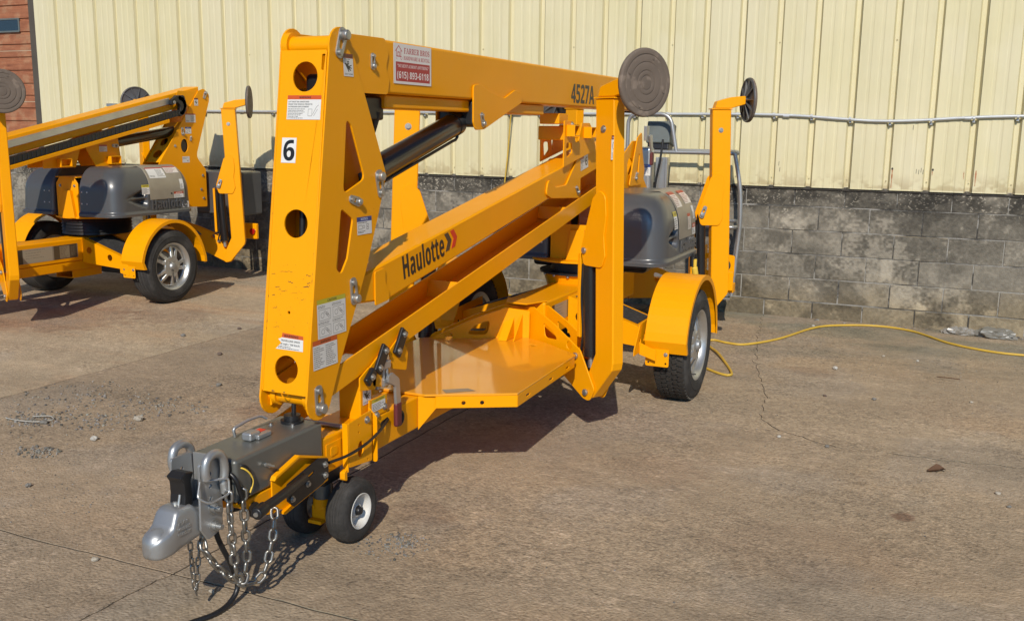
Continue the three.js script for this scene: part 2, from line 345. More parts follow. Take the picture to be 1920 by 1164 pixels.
// blocks: own colour of each block, soot-black mildew on the top course, rain runs, pale lime patches
const blockTint = (c, k) => .8 + .42 * h2(k, c, 17);
const courses = [0, .1402, .3434, .5466, .7498, .953, HS];
const wallTex = dataTex(2048, 512, (i, j, o) => {
  const X = -13.2 + (i + .5) / 2048 * 15.6, Y = (j + .5) / 512 * 1.14;
  let c = 0; while (c < 5 && Y > courses[c + 1]) c++;
  const offx = c % 2 ? .003 : .2062, k = Math.floor((X - offx) / .4064);
  const n1 = fbm(X * 3.1, Y * 4, 5, 511), n2 = fbm(X * 11, Y * 12, 4, 521), n3 = vn(X * 55, Y * 55, 531), n4 = vn(X * 120, Y * 120, 541);
  const patch = sstep(.42, .64, fbm(X * 1.7 + 40, Y * 2.6 + 9, 4, 551));
  let v = .135 * blockTint(c, k) * (1 + .55 * (n1 - .5) + .5 * (n2 - .5) + .42 * (n3 - .5) + .3 * (n4 - .5));
  const lime = sstep(.5, .78, n2 * .6 + n3 * .25 + .28 * patch); v += lime * .085;
  const run = sstep(.74, .8, vn(X * 7 + 3, c * 3.1 + 7, 561)) * sstep(.4, .7, n2 + .2 * (Y - courses[c]) / .2); v += run * .07 * patch;
  const flat = sstep(.72, .78, h2(k, c, 571)); v = mix(v, .19 * (1 + .3 * (n2 - .5) + .25 * (n3 - .5)), flat * .6);
  let r = v * 1.12, g = v, b = v * .79;
  const low = sstep(.44, .08, Y + .34 * (n1 - .5)); r = mix(r, v * 1.2, low); g = mix(g, v * .97, low); b = mix(b, v * .62, low);
  const t = sstep(.87, 1.0, Y + .22 * (n1 - .5)), dk = t * sstep(.28, .56, n2 * .55 + .45 * fbm(X * 1.9 + 12, Y * 1.1, 3, 581));
  let kk = 1 - .74 * dk; if (n4 > .72 && n3 > .42) kk += .95 * dk; r *= kk; g *= kk; b *= kk;
  const soot = sstep(.58, .7, fbm(X * 2.4 + 60, Y * 3 + 5, 4, 591)) * .38; r *= 1 - soot; g *= 1 - soot; b *= 1 - soot;
  o[0] = toS(Math.max(.015, r)); o[1] = toS(Math.max(.014, g)); o[2] = toS(Math.max(.012, b));
}, { srgb: true, wrap: THREE.ClampToEdgeWrapping });
wallTex.repeat.set(1 / 15.6, 1 / 1.14); wallTex.offset.set(13.2 / 15.6, 0);
const blockBump = dataTex(512, 512, (i, j, o) => { const x = i / 512, y = j / 512; let v = .5 + .5 * (fbm(x * 20, y * 20, 4, 601, 20) - .5) + .3 * (vn(x * 90, y * 90, 603, 90) - .5); o[0] = o[1] = o[2] = v; });
blockBump.repeat.set(2, 2);
const blockMat = new THREE.MeshStandardMaterial({ map: wallTex, bumpMap: blockBump, bumpScale: .005, roughness: .95 });
const mortarTex = dataTex(512, 512, (i, j, o) => { const x = i / 512, y = j / 512; const v = .025 + .21 * sstep(.34, .68, fbm(x * 5, y * 14, 4, 611, 5)) + .05 * vn(x * 200, y * 200, 617, 200); o[0] = toS(v * 1.05); o[1] = toS(v); o[2] = toS(v * .9); }, { srgb: true });
const mortarMat = new THREE.MeshStandardMaterial({ map: mortarTex, bumpMap: blockBump, bumpScale: .004, roughness: 1 });
const XL0 = -13.1, XR0 = 7;
const blockWall = part(bld, 'block_wall', rbox(XL0, XR0, -.05, HS, -.24, -.0035, .002), mortarMat);
blockWall.userData.origin = bld.userData.origin;
for (let c = 0; c < 6; c++) {
  const offx = c % 2 ? .003 : .2062, y0 = courses[c] + (c ? .0032 : -.03), y1 = courses[c + 1] - (c < 5 ? .0032 : .001);
  for (let k = Math.ceil((-11.6 - offx) / .4064); offx + k * .4064 < 2.2; k++) {
    const x0 = offx + k * .4064 + .003 + .003 * (h2(k, c, 3) - .5), x1 = offx + (k + 1) * .4064 - .003 + .003 * (h2(k, c, 4) - .5);
    const j = .005 * (h2(k, c, 5) - .5), dy = .003 * (h2(k, c, 6) - .5);
    part(blockWall, 'concrete_block', plateZ([[x0, y0 + dy], [x1, y0 + dy], [x1, y1 + dy], [x0, y1 + dy]], -.06, j, [], .004), blockMat);
  }
}
part(blockWall, 'backing_courses', [rbox(2.25, XR0, -.03, HS - .002, -.06, .001, .003), rbox(XL0, -11.7, -.03, HS - .002, -.06, .001, .003)], blockMat);
// siding: three-foot sheets, a sunk rib every foot, two faint stiffeners between
const sideTex = dataTex(1024, 1024, (i, j, o) => {
  const x = i / 1024, y = j / 1024; // 2.743 m x 3.1 m
  const st = fbm(x * 90, y * 1.6, 3, 701, 0), st2 = fbm(x * 14, y * 1.2, 3, 711, 0), bl = fbm(x * 5, y * 6, 4, 721), fine = vn(x * 500, y * 60, 731);
  let v = 1 + .10 * (st - .5) + .12 * (st2 - .5) + .09 * (bl - .5) + .035 * (fine - .5);
  let r = .60 * v, g = .54 * v, b = .33 * v + .05 * (bl - .45);
  const chalk = sstep(.56, .7, fbm(x * 8 + 3, y * 3, 4, 741)); r = mix(r, .64, chalk * .25); g = mix(g, .59, chalk * .25); b = mix(b, .43, chalk * .25);
  const dirtb = sstep(.05, 0, y + .03 * (bl - .5)) * sstep(.4, .7, fbm(x * 40, y * 60, 3, 751)); r *= 1 - .25 * dirtb; g *= 1 - .3 * dirtb; b *= 1 - .35 * dirtb;
  o[0] = toS(r); o[1] = toS(g); o[2] = toS(b);
}, { srgb: true });
sideTex.repeat.set(1 / 2.743, 1 / 3.1); sideTex.offset.set(0, -HS / 3.1);
const dent = dataTex(256, 256, (i, j, o) => { o[0] = o[1] = o[2] = fbm(i / 256 * 5, j / 256 * 5, 3, 761, 5); });
dent.repeat.set(.5, .5);
const sideMat = new THREE.MeshPhysicalMaterial({ map: sideTex, roughness: .62, bumpMap: dent, bumpScale: .006 });
const YT = 4.3;
function sidingPanel(n0, nRib) { // right edge of rib n at RIB0 + n*RIBP
  const pr = [[RIB0 + n0 * RIBP + .0012, 0]];
  for (let k = 1; k <= nRib; k++) {
    const xr = RIB0 + (n0 + k) * RIBP, xl = xr - RIBP, w = RIBP - .062;
    for (const f of [.33, .67]) { const c = xl + w * f; pr.push([c - .016, 0], [c - .008, -.0025], [c + .008, -.0025], [c + .016, 0]); }
    pr.push([xr - .062, 0], [xr - .05, -.036], [xr - .018, -.036], [xr - .001, 0]);
  }
  const t = .0012, front = pr.map(p => [p[0], p[1]]), back = pr.map(p => [p[0], p[1] - t]).reverse();
  // outline in (x,z) pulled up in y; bottom edges differ by a hair from sheet to sheet
  const g = ext(shp([...front, ...back].map(p => [p[0], -(p[1] + ZS)])), YT - HS, 0).rotateX(-PI / 2).translate(0, HS - .012 + .004 * h2(n0, 1, 2), 0);
  return g;
}
const screwMat = new THREE.MeshStandardMaterial({ color: new THREE.Color().setRGB(.42, .37, .22), roughness: .6, metalness: .1 });
for (let n = -1; n < 53; n += 3) {
  const p = part(bld, 'siding_panel', sidingPanel(n, 3), sideMat); p.userData.origin = bld.userData.origin;
  for (let k = 1; k <= 3; k++) for (const y of (n + k) % 3 ? [1.187] : [1.187, 2.3, 3.4]) {
    const x = RIB0 + (n + k) * RIBP - .031 + .006 * (h2(n + k, 3, y * 10 | 0) - .5);
    if (x > 2) continue;
    part(p, 'screw', [cyl(V(x, y, ZS - .036), V(x, y, ZS - .0335), .0065, 8), cyl(V(x, y, ZS - .0335), V(x, y, ZS - .029), .0048, 6)], screwMat);
  }
}
// rust-eaten holes low on two ribs
const rustMat = new THREE.MeshStandardMaterial({ map: dataTex(64, 256, (i, j, o) => { const x = i / 64, y = j / 256; const v = fbm(x * 8, y * 14, 4, 771); o[0] = toS(.34 + .2 * (v - .3)); o[1] = toS(.13 + .18 * (v - .3)); o[2] = toS(.05 + .14 * (v - .3)); }, { srgb: true }), roughness: .95 });
const rustRun = (x, y, w, h, s) => { const l = [], r = []; for (let k = 0; k <= 9; k++) { const t = k / 9, ww = w * (.35 + .65 * h2(k, s, 1)) * (1 - .5 * t); l.push([x - ww * .5, y - h * t]); r.unshift([x + ww * .5, y - h * t]); } return plateZ([...l, ...r], ZS + .0004, ZS + .0012, [], 0); };
part(bld, 'rust_streak', [rustRun(RIB0 + 30 * RIBP + .012, 1.285, .014, .15, 1), rustRun(RIB0 + 32 * RIBP + .016, 1.29, .016, .12, 2), rustRun(RIB0 + 31 * RIBP + .006, 1.275, .01, .03, 4), rustRun(RIB0 + 32 * RIBP - .07, 1.28, .008, .06, 6)], rustMat);
const darkMat = new THREE.MeshStandardMaterial({ color: new THREE.Color().setRGB(.05, .043, .036), roughness: .9 });
part(bld, 'rust_hole', [RIB0 + 30 * RIBP + .011, RIB0 + 31 * RIBP + .008].map((x, i) => plateZ(circ(x, 1.288, .008, 9, .01), ZS + .0008, ZS + .0016, [], 0)), darkMat);
part(bld, 'paint_scrape', [[-.28, 1.275], [-.262, 1.27], [-.245, 1.285], [-.23, 1.272], [-1.35, 1.26], [-1.36, 1.31], [-.33, 1.62]].map(([x, y], i) => plateZ([[x - .003, y - .02], [x + .002, y - .022], [x + .004, y + .014], [x - .001, y + .016]], ZS + .0006, ZS + .0012, [], 0)), new THREE.MeshStandardMaterial({ color: new THREE.Color().setRGB(.22, .2, .14), roughness: .9 }));
for (const [x, s] of [[-1.8, 1], [-1.72, 2], [-1.66, 3], [-7.42, 4], [-7.36, 5]]) { const y = HS - .02, p = []; for (let k = 0; k < 5; k++) p.push(V(x + (h2(k, s, 1) - .5) * .09, y + (h2(k, s, 2) - .6) * .05, .015 + .02 * h2(k, s, 3))); part(bld, 'torn_scrap', tubeP(p, .005, 20, 5), darkMat); }
// torn flashing under the siding and the structure behind
part(bld, 'base_flashing', rbox(-10.0, XR0, HS - .03, HS - .018, -.04, .012, .002), darkMat);
part(bld, 'wall_core', [rbox(-10.05, XR0, HS, YT, -.24, -.045, .002), rbox(XL0, -10.05, 3.3, YT, -.24, -.035, .002), rbox(XL0 - .2, XR0, YT, YT + .1, -5, .35, .01), rbox(XL0 - .2, XL0, 0, YT, -5, -.0, .01), rbox(XR0, XR0 + .2, 0, YT, -5, 0, .01), rbox(XL0, XR0, 0, YT, -5, -4.8, .01)], darkMat);
part(bld, 'corner_trim', [rbox(-10.09, -9.995, HS + .0, YT, -.12, .03, .004)], new THREE.MeshStandardMaterial({ color: new THREE.Color().setRGB(.085, .07, .055), roughness: .7, map: galvTex }));
part(bld, 'edge_strip', [plateY([[-9.993, -.03], [-9.918, -.03], [-9.918, ZS + .002], [-9.993, ZS + .002]], HS - .005, YT, [], .001)], sideMat);
// sectional dock door, faded red
const doorTex = dataTex(512, 512, (i, j, o) => { const x = i / 512, y = j / 512; const st = fbm(x * 5, y * 60, 4, 801), bl = fbm(x * 10, y * 10, 5, 811), fn = vn(x * 120, y * 260, 821); let v = .78 + .5 * (st - .5) + .5 * (bl - .5) + .2 * (fn - .5); o[0] = toS(.33 * v + .04); o[1] = toS(.14 * v + .035 * sstep(.5, .7, bl)); o[2] = toS(.065 * v + .025 * sstep(.5, .7, bl)); }, { srgb: true });
const doorMat = new THREE.MeshStandardMaterial({ map: doorTex, roughness: .75 });
const door = sub(bld, 'dock_door');
for (let s = 0; s < 4; s++) {
  const y0 = HS + .09 + s * .6 - .0, y1 = y0 + .592;
  const prof = [[-.06, y0]];
  for (const f of [.12, .36, .62, .88]) { const y = y0 + (y1 - y0) * f; prof.push([-.06, y - .03], [-.075, y - .022], [-.075, y + .0], [-.06, y + .006]); }
  prof.push([-.06, y1], [-.1, y1], [-.1, y0]);
  part(door, 'door_section', plateX(prof, XL0 + .1, -10.1, [], 0), doorMat);
  part(door, 'weather_seal', rbox(XL0 + .1, -10.1, y1 + .0005, y1 + .0075, -.09, -.064, .001), new THREE.MeshStandardMaterial({ color: new THREE.Color().setRGB(.6, .52, .36), roughness: .8 }));
}
part(door, 'window_frame', [plateZ(roundPoly([[-10.98, 2.625, .02], [-10.35, 2.625, .02], [-10.35, 2.79, .02], [-10.98, 2.79, .02]]), -.062, -.048, [roundPoly([[-10.96, 2.645, .015], [-10.37, 2.645, .015], [-10.37, 2.77, .015], [-10.96, 2.77, .015]])], .002)], M.controlGrey);
part(door, 'window_pane', rbox(-10.965, -10.365, 2.64, 2.775, -.059, -.0565, .001), new THREE.MeshPhysicalMaterial({ color: new THREE.Color().setRGB(.02, .026, .03), roughness: .08, clearcoat: 1 }));
part(bld, 'dock_sill', rbox(XL0, -10.09, HS + .002, HS + .085, -.2, .01, .006), blockMat);

// conduit along the wall, with straps
{
  const zc = ZS + .016;
  const pts = [];
  for (let x = -8.7; x <= 6.9; x += .3) { let y = 1.712 + .006 * (vn(x * 1.3, 2, 77) - .5); y -= .048 * Math.exp(-(((x + .55) / .55) ** 2)); pts.push(V(x, y, zc)); }
  const conduit = thing('electrical_conduit', 'long thin grey metal conduit strapped along the cream siding', 'conduit', [-3, 1.71, .04]);
  conduit.userData.origin = [-3, 1.71, .04];
  part(conduit, 'pipe', tubeP(pts, .0125, 200, 10), M.conduit);
  const yAt = x => { let b = pts[0]; for (const p of pts) if (Math.abs(p.x - x) < Math.abs(b.x - x)) b = p; return b.y; };
  for (let n = 4; n < 37; n++) {
    const x = RIB0 + n * RIBP - .036, y = yAt(x);
    part(conduit, 'strap', [plateX([...Array.from({ length: 9 }, (_, i) => { const a = -PI / 2 + i / 8 * PI; return [zc + .0155 * Math.cos(a), y + .0155 * Math.sin(a)]; }), ...Array.from({ length: 9 }, (_, i) => { const a = PI / 2 - i / 8 * PI; return [zc + .0127 * Math.cos(a), y + .0127 * Math.sin(a)]; })], x - .009, x + .009, [], 0), rbox(x - .009, x + .009, y - .034, y - .0145, ZS - .035, zc - .012, .001)], M.conduit);
  }
  for (const x of [-7.0, -4.4, -1.32, .06]) part(conduit, 'coupling', cyl(V(x - .025, yAt(x), zc), V(x + .025, yAt(x), zc), .0155, 12), M.conduit);
  const outlet = (x, y, lbl) => {
    const o = thing('outlet_box', lbl, 'outlet', [x, y, .03]); o.userData.origin = [x, y, .03];
    o.position.set(x, y, .03);
    part(o, 'box', rbox(x - .06, x + .06, y - .04, y + .05, ZS + .001, ZS + .06, .006), M.galv);
    part(o, 'cover_plate', rbox(x - .05, x + .05, y - .034, y + .044, ZS + .0605, ZS + .066, .003), M.alu);
    part(o, 'receptacle', [cyl(V(x - .022, y, ZS + .0655), V(x - .022, y, ZS + .07), .016, 14), cyl(V(x + .022, y, ZS + .0655), V(x + .022, y, ZS + .07), .016, 14)], M.plasticYellow);
    part(o, 'plug', rbox(x - .04, x - .005, y - .03, y + .015, ZS + .0705, ZS + .11, .008), M.plasticYellow);
  };
  outlet(-8.83, 1.74, 'grey outlet box with yellow plug above the grey engine covers of the partly hidden lift');
  outlet(-3.79, 1.755, 'grey outlet box under the upper boom with a yellow cord hanging from it');
  const hang = thing('hanging_cord', 'thin yellow power cord hanging straight down the cream siding and block wall', 'cord', [-3.85, 0, .06]);
  hang.userData.origin = [-3.85, 0, .06];
  part(hang, 'cable', tubeP([V(-3.81, 1.735, .1), V(-3.82, 1.66, .1), V(-3.86, 1.3, .075), V(-3.905, .95, .055), V(-3.93, .55, .05), V(-3.94, .2, .05), V(-3.93, .03, .06), V(-3.86, .009, .12), V(-3.6, .009, .3)], .007, 60, 8), M.cordYellow);
}

// ---------------------------------------------------------------- decals (flat print) on one sheet
const AT = document.createElement('canvas'); AT.width = 2048; AT.height = 1024;
const cx = AT.getContext('2d'); cx.fillStyle = '#e8e6e0'; cx.fillRect(0, 0, 2048, 1024);
const rects = {};
function cell(name, x, y, w, h, fn) { rects[name] = [x, y, w, h]; cx.save(); cx.beginPath(); cx.rect(x, y, w, h); cx.clip(); cx.translate(x, y); fn(cx, w, h); cx.restore(); }
const txt = (c, s, x, y, px, col = '#151515', st = 'bold', al = 'center', fam = 'sans-serif', maxw) => { c.fillStyle = col; c.font = `${st} ${px}px ${fam}`; c.textAlign = al; c.textBaseline = 'middle'; if (maxw) c.fillText(s, x, y, maxw); else c.fillText(s, x, y); };
const bg = (c, w, h, col = '#e6e4de') => { c.fillStyle = col; c.fillRect(0, 0, w, h); };
function lines(c, x, y, w, n, dy, th, s, col = '#3a3a3a') { c.fillStyle = col; for (let i = 0; i < n; i++) { let q = x; const end = x + w * (.55 + .45 * h2(i, s, 1)); while (q < end) { const l = 4 + 16 * h2(q | 0, i, s); c.fillRect(q, y + i * dy, Math.min(l, end - q), th); q += l + 4; } } }
const band = (c, w, h, k, col, s, tcol = '#151515', px) => { c.fillStyle = col; c.fillRect(0, 0, w, h * k); txt(c, s, w / 2, h * k * .52, px || h * k * .72, tcol); };
function hand(c, x, y, s) { // crushing-hazard pictogram: a hand between blocks
  c.fillStyle = '#111'; c.save(); c.translate(x, y); c.scale(s, s);
  c.fillRect(-14, -44, 26, 30); c.fillStyle = '#e6e4de'; c.fillRect(-5, -38, 8, 16); c.fillStyle = '#111';
  c.beginPath(); c.moveTo(-46, -22); c.lineTo(-30, -26); c.lineTo(10, -4); c.lineTo(44, -14); c.lineTo(46, -8); c.lineTo(18, 4); c.lineTo(46, 12); c.lineTo(44, 19); c.lineTo(16, 14); c.lineTo(36, 34); c.lineTo(30, 38); c.lineTo(2, 22); c.lineTo(10, 44); c.lineTo(2, 46); c.lineTo(-16, 18); c.closePath(); c.fill(); c.restore();
}
cell('shop', 0, 0, 600, 312, (c, w, h) => {
  bg(c, w, h, '#efe9e4'); c.fillStyle = '#b3142b'; c.fillRect(26, 142, 548, 150);
  c.strokeStyle = '#c01c34'; c.lineWidth = 7; c.beginPath(); c.moveTo(22, 62); c.lineTo(72, 18); c.lineTo(124, 62); c.moveTo(38, 52); c.lineTo(38, 100); c.lineTo(104, 100); c.lineTo(104, 52); c.moveTo(58, 100); c.lineTo(58, 68); c.lineTo(84, 68); c.lineTo(84, 100); c.stroke();
  c.lineWidth = 3; c.beginPath(); c.arc(112, 112, 12, 0, 7); c.moveTo(30, 112); c.lineTo(48, 124); c.stroke();
  txt(c, 'FARRER BROS', 362, 52, 62, '#b81a30', 'bold', 'center', 'serif', 420);
  txt(c, 'HARDWARE & RENTAL', 362, 108, 40, '#b81a30', 'bold', 'center', 'serif', 430);
  txt(c, '"WE RENT ALMOST ANYTHING"', 300, 172, 34, '#f1e8e4', 'italic bold', 'center', 'serif', 510);
  txt(c, '(615) 893-6118', 300, 242, 76, '#f4efea', 'bold', 'center', 'sans-serif', 520);
});
cell('tow', 620, 0, 300, 176, (c, w, h) => { bg(c, w, h); band(c, w, h, .17, '#d4581c', '⚠ WARNING'); txt(c, 'LIFT MUST BE UNHITCHED', 8, 46, 15, '#222', 'bold', 'left'); txt(c, 'FROM TOW VEHICLE PRIOR TO', 8, 64, 15, '#222', 'bold', 'left'); txt(c, 'OUTRIGGER DEPLOYMENT', 8, 82, 15, '#222', 'bold', 'left'); lines(c, 8, 98, 160, 7, 11, 4, 3); c.strokeStyle = '#333'; c.lineWidth = 2; c.strokeRect(190, 100, 34, 50); c.beginPath(); c.moveTo(230, 140); c.lineTo(262, 84); c.lineTo(280, 70); c.moveTo(240, 150); c.lineTo(272, 100); c.stroke(); });
cell('six', 940, 0, 140, 200, (c, w, h) => { bg(c, w, h, '#ebe9e4'); });
cell('clear', 1100, 0, 150, 210, (c, w, h) => { bg(c, w, h); band(c, w, h, .2, '#7e2a16', 'WARNING', '#20100c', 26); lines(c, 10, 48, 130, 1, 8, 6, 5); hand(c, 74, 116, 1.15); txt(c, 'STAY CLEAR', 75, 190, 22); });
cell('caution', 1270, 0, 320, 270, (c, w, h) => { bg(c, w, h); band(c, w, h, .12, '#c7bb2a', '⚠ CAUTION'); for (let a = 0; a < 2; a++) for (let b = 0; b < 2; b++) { const x = 12 + a * 154, y = 46 + b * 112; lines(c, x, y, 130, 2, 10, 4, a + b * 3); c.strokeStyle = '#333'; c.lineWidth = 2; c.strokeRect(x + 8, y + 26, 126, 74); c.beginPath(); c.arc(x + 46, y + 66, 17, 0, 7); c.moveTo(x + 60, y + 40); c.lineTo(x + 120, y + 92); c.moveTo(x + 70, y + 34); c.lineTo(x + 128, y + 82); c.moveTo(x + 86, y + 66); c.arc(x + 100, y + 60, 12, 0, 5); c.stroke(); } });
cell('words', 1610, 0, 290, 210, (c, w, h) => { bg(c, w, h); band(c, w, h, .17, '#cf5a20', '⚠ WARNING'); lines(c, 10, 50, 125, 11, 14, 5, 7); lines(c, 150, 50, 128, 11, 14, 5, 9); });
cell('notice', 0, 330, 200, 140, (c, w, h) => { bg(c, w, h); band(c, w, h, .26, '#1e3e86', 'NOTICE', '#d8dce6'); lines(c, 10, 44, 160, 1, 8, 6, 11); c.strokeStyle = '#333'; c.lineWidth = 3; c.strokeRect(20, 66, 50, 30); c.beginPath(); c.arc(92, 80, 12, 0, 7); c.stroke(); c.strokeRect(130, 60, 26, 16); c.strokeRect(130, 86, 26, 16); lines(c, 12, 112, 110, 2, 10, 5, 13); });
cell('torn', 220, 330, 250, 130, (c, w, h) => { bg(c, w, h); c.fillStyle = '#cf5a20'; c.fillRect(0, 0, w, 36); txt(c, '⚠ WARNING', 128, 20, 27); txt(c, 'TRAVELLING SPEED', 132, 58, 19, '#222', 'bold'); txt(c, '60 mph / 100 Km/h', 128, 84, 20, '#222', 'bold'); lines(c, 20, 102, 200, 2, 12, 5, 15); });
cell('yellowlab', 490, 330, 170, 130, (c, w, h) => { bg(c, w, h); band(c, w, h, .28, '#cdb92a', '⚠ CAUTION'); lines(c, 10, 52, 150, 5, 15, 6, 17); });
cell('redlab', 680, 330, 210, 110, (c, w, h) => { bg(c, w, h); band(c, w, h, .38, '#b5401c', '⚠ WARNING', '#f0e6dc'); lines(c, 12, 56, 180, 4, 12, 5, 19); });
cell('table', 910, 330, 250, 150, (c, w, h) => { bg(c, w, h); c.fillStyle = '#b23a3a'; c.fillRect(0, 0, w, 20); txt(c, '⚠', 60, 70, 60); lines(c, 12, 116, 100, 2, 12, 5, 23); lines(c, 130, 34, 110, 8, 13, 5, 25); });
cell('circle', 1180, 330, 150, 260, (c, w, h) => { bg(c, w, h); c.fillStyle = '#7d2a16'; c.fillRect(0, 0, w, 44); txt(c, 'WARNING', 75, 23, 25, '#e8dcd4'); c.strokeStyle = '#1a1a1a'; c.lineWidth = 6; c.beginPath(); c.arc(75, 112, 52, 0, 7); c.stroke(); c.fillStyle = '#111'; c.fillRect(78, 84, 26, 44); c.beginPath(); c.moveTo(40, 96); c.lineTo(72, 116); c.lineTo(78, 140); c.lineTo(58, 138); c.closePath(); c.fill(); lines(c, 10, 186, 130, 6, 11, 4, 27); });
cell('plates', 1350, 330, 420, 190, (c, w, h) => { bg(c, w, h, '#8d8778'); c.fillStyle = '#39342c'; c.fillRect(0, 0, 40, h); c.fillStyle = '#a79f8c'; c.fillRect(44, 0, 196, h); lines(c, 60, 20, 160, 4, 34, 4, 29, '#5a5346'); c.fillStyle = '#4a4438'; c.fillRect(250, 0, 166, h); c.fillStyle = '#8b826d'; c.fillRect(292, 12, 70, 166); lines(c, 296, 20, 60, 10, 16, 5, 31, '#4e483b'); lines(c, 372, 30, 40, 9, 15, 5, 33, '#7f7663'); });
cell('info', 1790, 330, 200, 150, (c, w, h) => { bg(c, w, h); txt(c, '6', 158, 80, 120, '#151515'); c.fillStyle = '#a8503c'; c.fillRect(0, 0, 100, 34); lines(c, 8, 48, 86, 7, 14, 6, 35, '#777'); });
cell('plain', 0, 500, 220, 130, (c, w, h) => { bg(c, w, h); lines(c, 14, 20, 190, 3, 14, 5, 37); txt(c, '▲', 56, 92, 54); txt(c, '⚙ 4L', 150, 92, 40); });
cell('redhead', 240, 500, 260, 130, (c, w, h) => { bg(c, w, h, '#e4dcd2'); c.fillStyle = '#b5423a'; c.fillRect(0, 0, w, 30); lines(c, 12, 42, 230, 7, 12, 5, 39, '#8d4a44'); });
cell('qwhite', 520, 500, 120, 200, (c, w, h) => { bg(c, w, h); txt(c, '☎', 60, 50, 70); lines(c, 14, 100, 90, 7, 13, 6, 41); });
cell('smallwarn', 660, 500, 120, 210, (c, w, h) => { bg(c, w, h, '#dfd8cc'); c.fillStyle = '#c1451c'; c.fillRect(0, 0, w, 40); lines(c, 12, 56, 96, 11, 13, 6, 43, '#8c6a5a'); });
const atlasTex = new THREE.CanvasTexture(AT); atlasTex.colorSpace = THREE.SRGBColorSpace; atlasTex.anisotropy = 8;
M.decal = new THREE.MeshPhysicalMaterial({ map: atlasTex, color: new THREE.Color().setRGB(.82, .82, .82), roughness: .45, clearcoat: .3, clearcoatRoughness: .3 });
// sheet stuck to a surface: centre, right vector, up vector
function decal(parent, name, key, c, ex, ey, w, h, name2, shape) {
  const [x, y, rw, rh] = rects[key];
  let g;
  if (shape) g = new THREE.ShapeGeometry(shp(shape.map(p => [p[0] * w, p[1] * h])));
  else g = new THREE.PlaneGeometry(w, h);
  const p = g.attributes.position, uv = new Float32Array(p.count * 2);
  for (let i = 0; i < p.count; i++) { uv[i * 2] = (x + (p.getX(i) / w + .5) * rw) / 2048; uv[i * 2 + 1] = 1 - (y + (.5 - p.getY(i) / h) * rh) / 1024; }
  g.setAttribute('uv', new THREE.BufferAttribute(uv, 2));
  const X = V(...ex).normalize(), Y = V(...ey).normalize(), Z = V().crossVectors(X, Y);
  basis(g, V(...c).addScaledVector(Z, .0016), X, Y, Z);
  return part(parent, name, g, M.decal, { uv: false });
}
const font = await new FontLoader().loadAsync('fonts/droid/droid_sans_bold.typeface.json');
function lettering(s, size, c, ex, ey, sx = 1, th = .0012, al = 'left') {
  const g = new TextGeometry(s, { font, size, depth: th, curveSegments: 5, bevelEnabled: false });
  g.computeBoundingBox(); if (al === 'center') g.translate(-(g.boundingBox.max.x + g.boundingBox.min.x) / 2, 0, 0);
  g.scale(sx, 1, 1);
  const X = V(...ex).normalize(), Y = V(...ey).normalize(), Z = V().crossVectors(X, Y);
  return basis(g, V(...c), X, Y, Z);
}
const MZ = [0, 0, -1]; // text on a right-hand side reads toward the wall

// ---------------------------------------------------------------- pieces that both lifts share
// pin with its keeper plate: centre on a surface with normal +x (or -x), turned by ang
function keeper(parent, x, y, z, ang = 0, s = 1, side = 1) {
  const L = .03 * s, w = .019 * s;
  const out = roundPoly([[-w, -L - w * .5, w * .9], [w, -L - w * .5, w * .9], [w * .75, L + w * .4, w * .7], [-w * .75, L + w * .4, w * .7]], 4);
  const slot = roundPoly([[-w * .45, -.008 * s, .006 * s], [w * .45, -.008 * s, .006 * s], [w * .35, .014 * s, .005 * s], [-w * .35, .014 * s, .005 * s]], 3);
  const g1 = ext(shp(out, [slot]), .006, .0012);
  const g2 = pin(V(0, -L * .72, .004), V(0, -L * .72, .019 * s), w * .66, .003, 14);
  const g3 = cyl(V(0, L * .8, .004), V(0, L * .8, .014), w * .42, 6);
  const gs = [g1, g2, g3].map(g => basis(clean(g).rotateZ(ang), V(x, y, z), V(0, 0, -side), V(0, 1, 0), V(side, 0, 0)));
  return part(parent, 'pin_keeper', gs, M.steel);
}
const bolts = (parent, list, nrm, r = .008, mat = M.steel) => { for (const p of list) part(parent, 'bolt', boltHead(V(...p), V(...nrm), r), mat); };

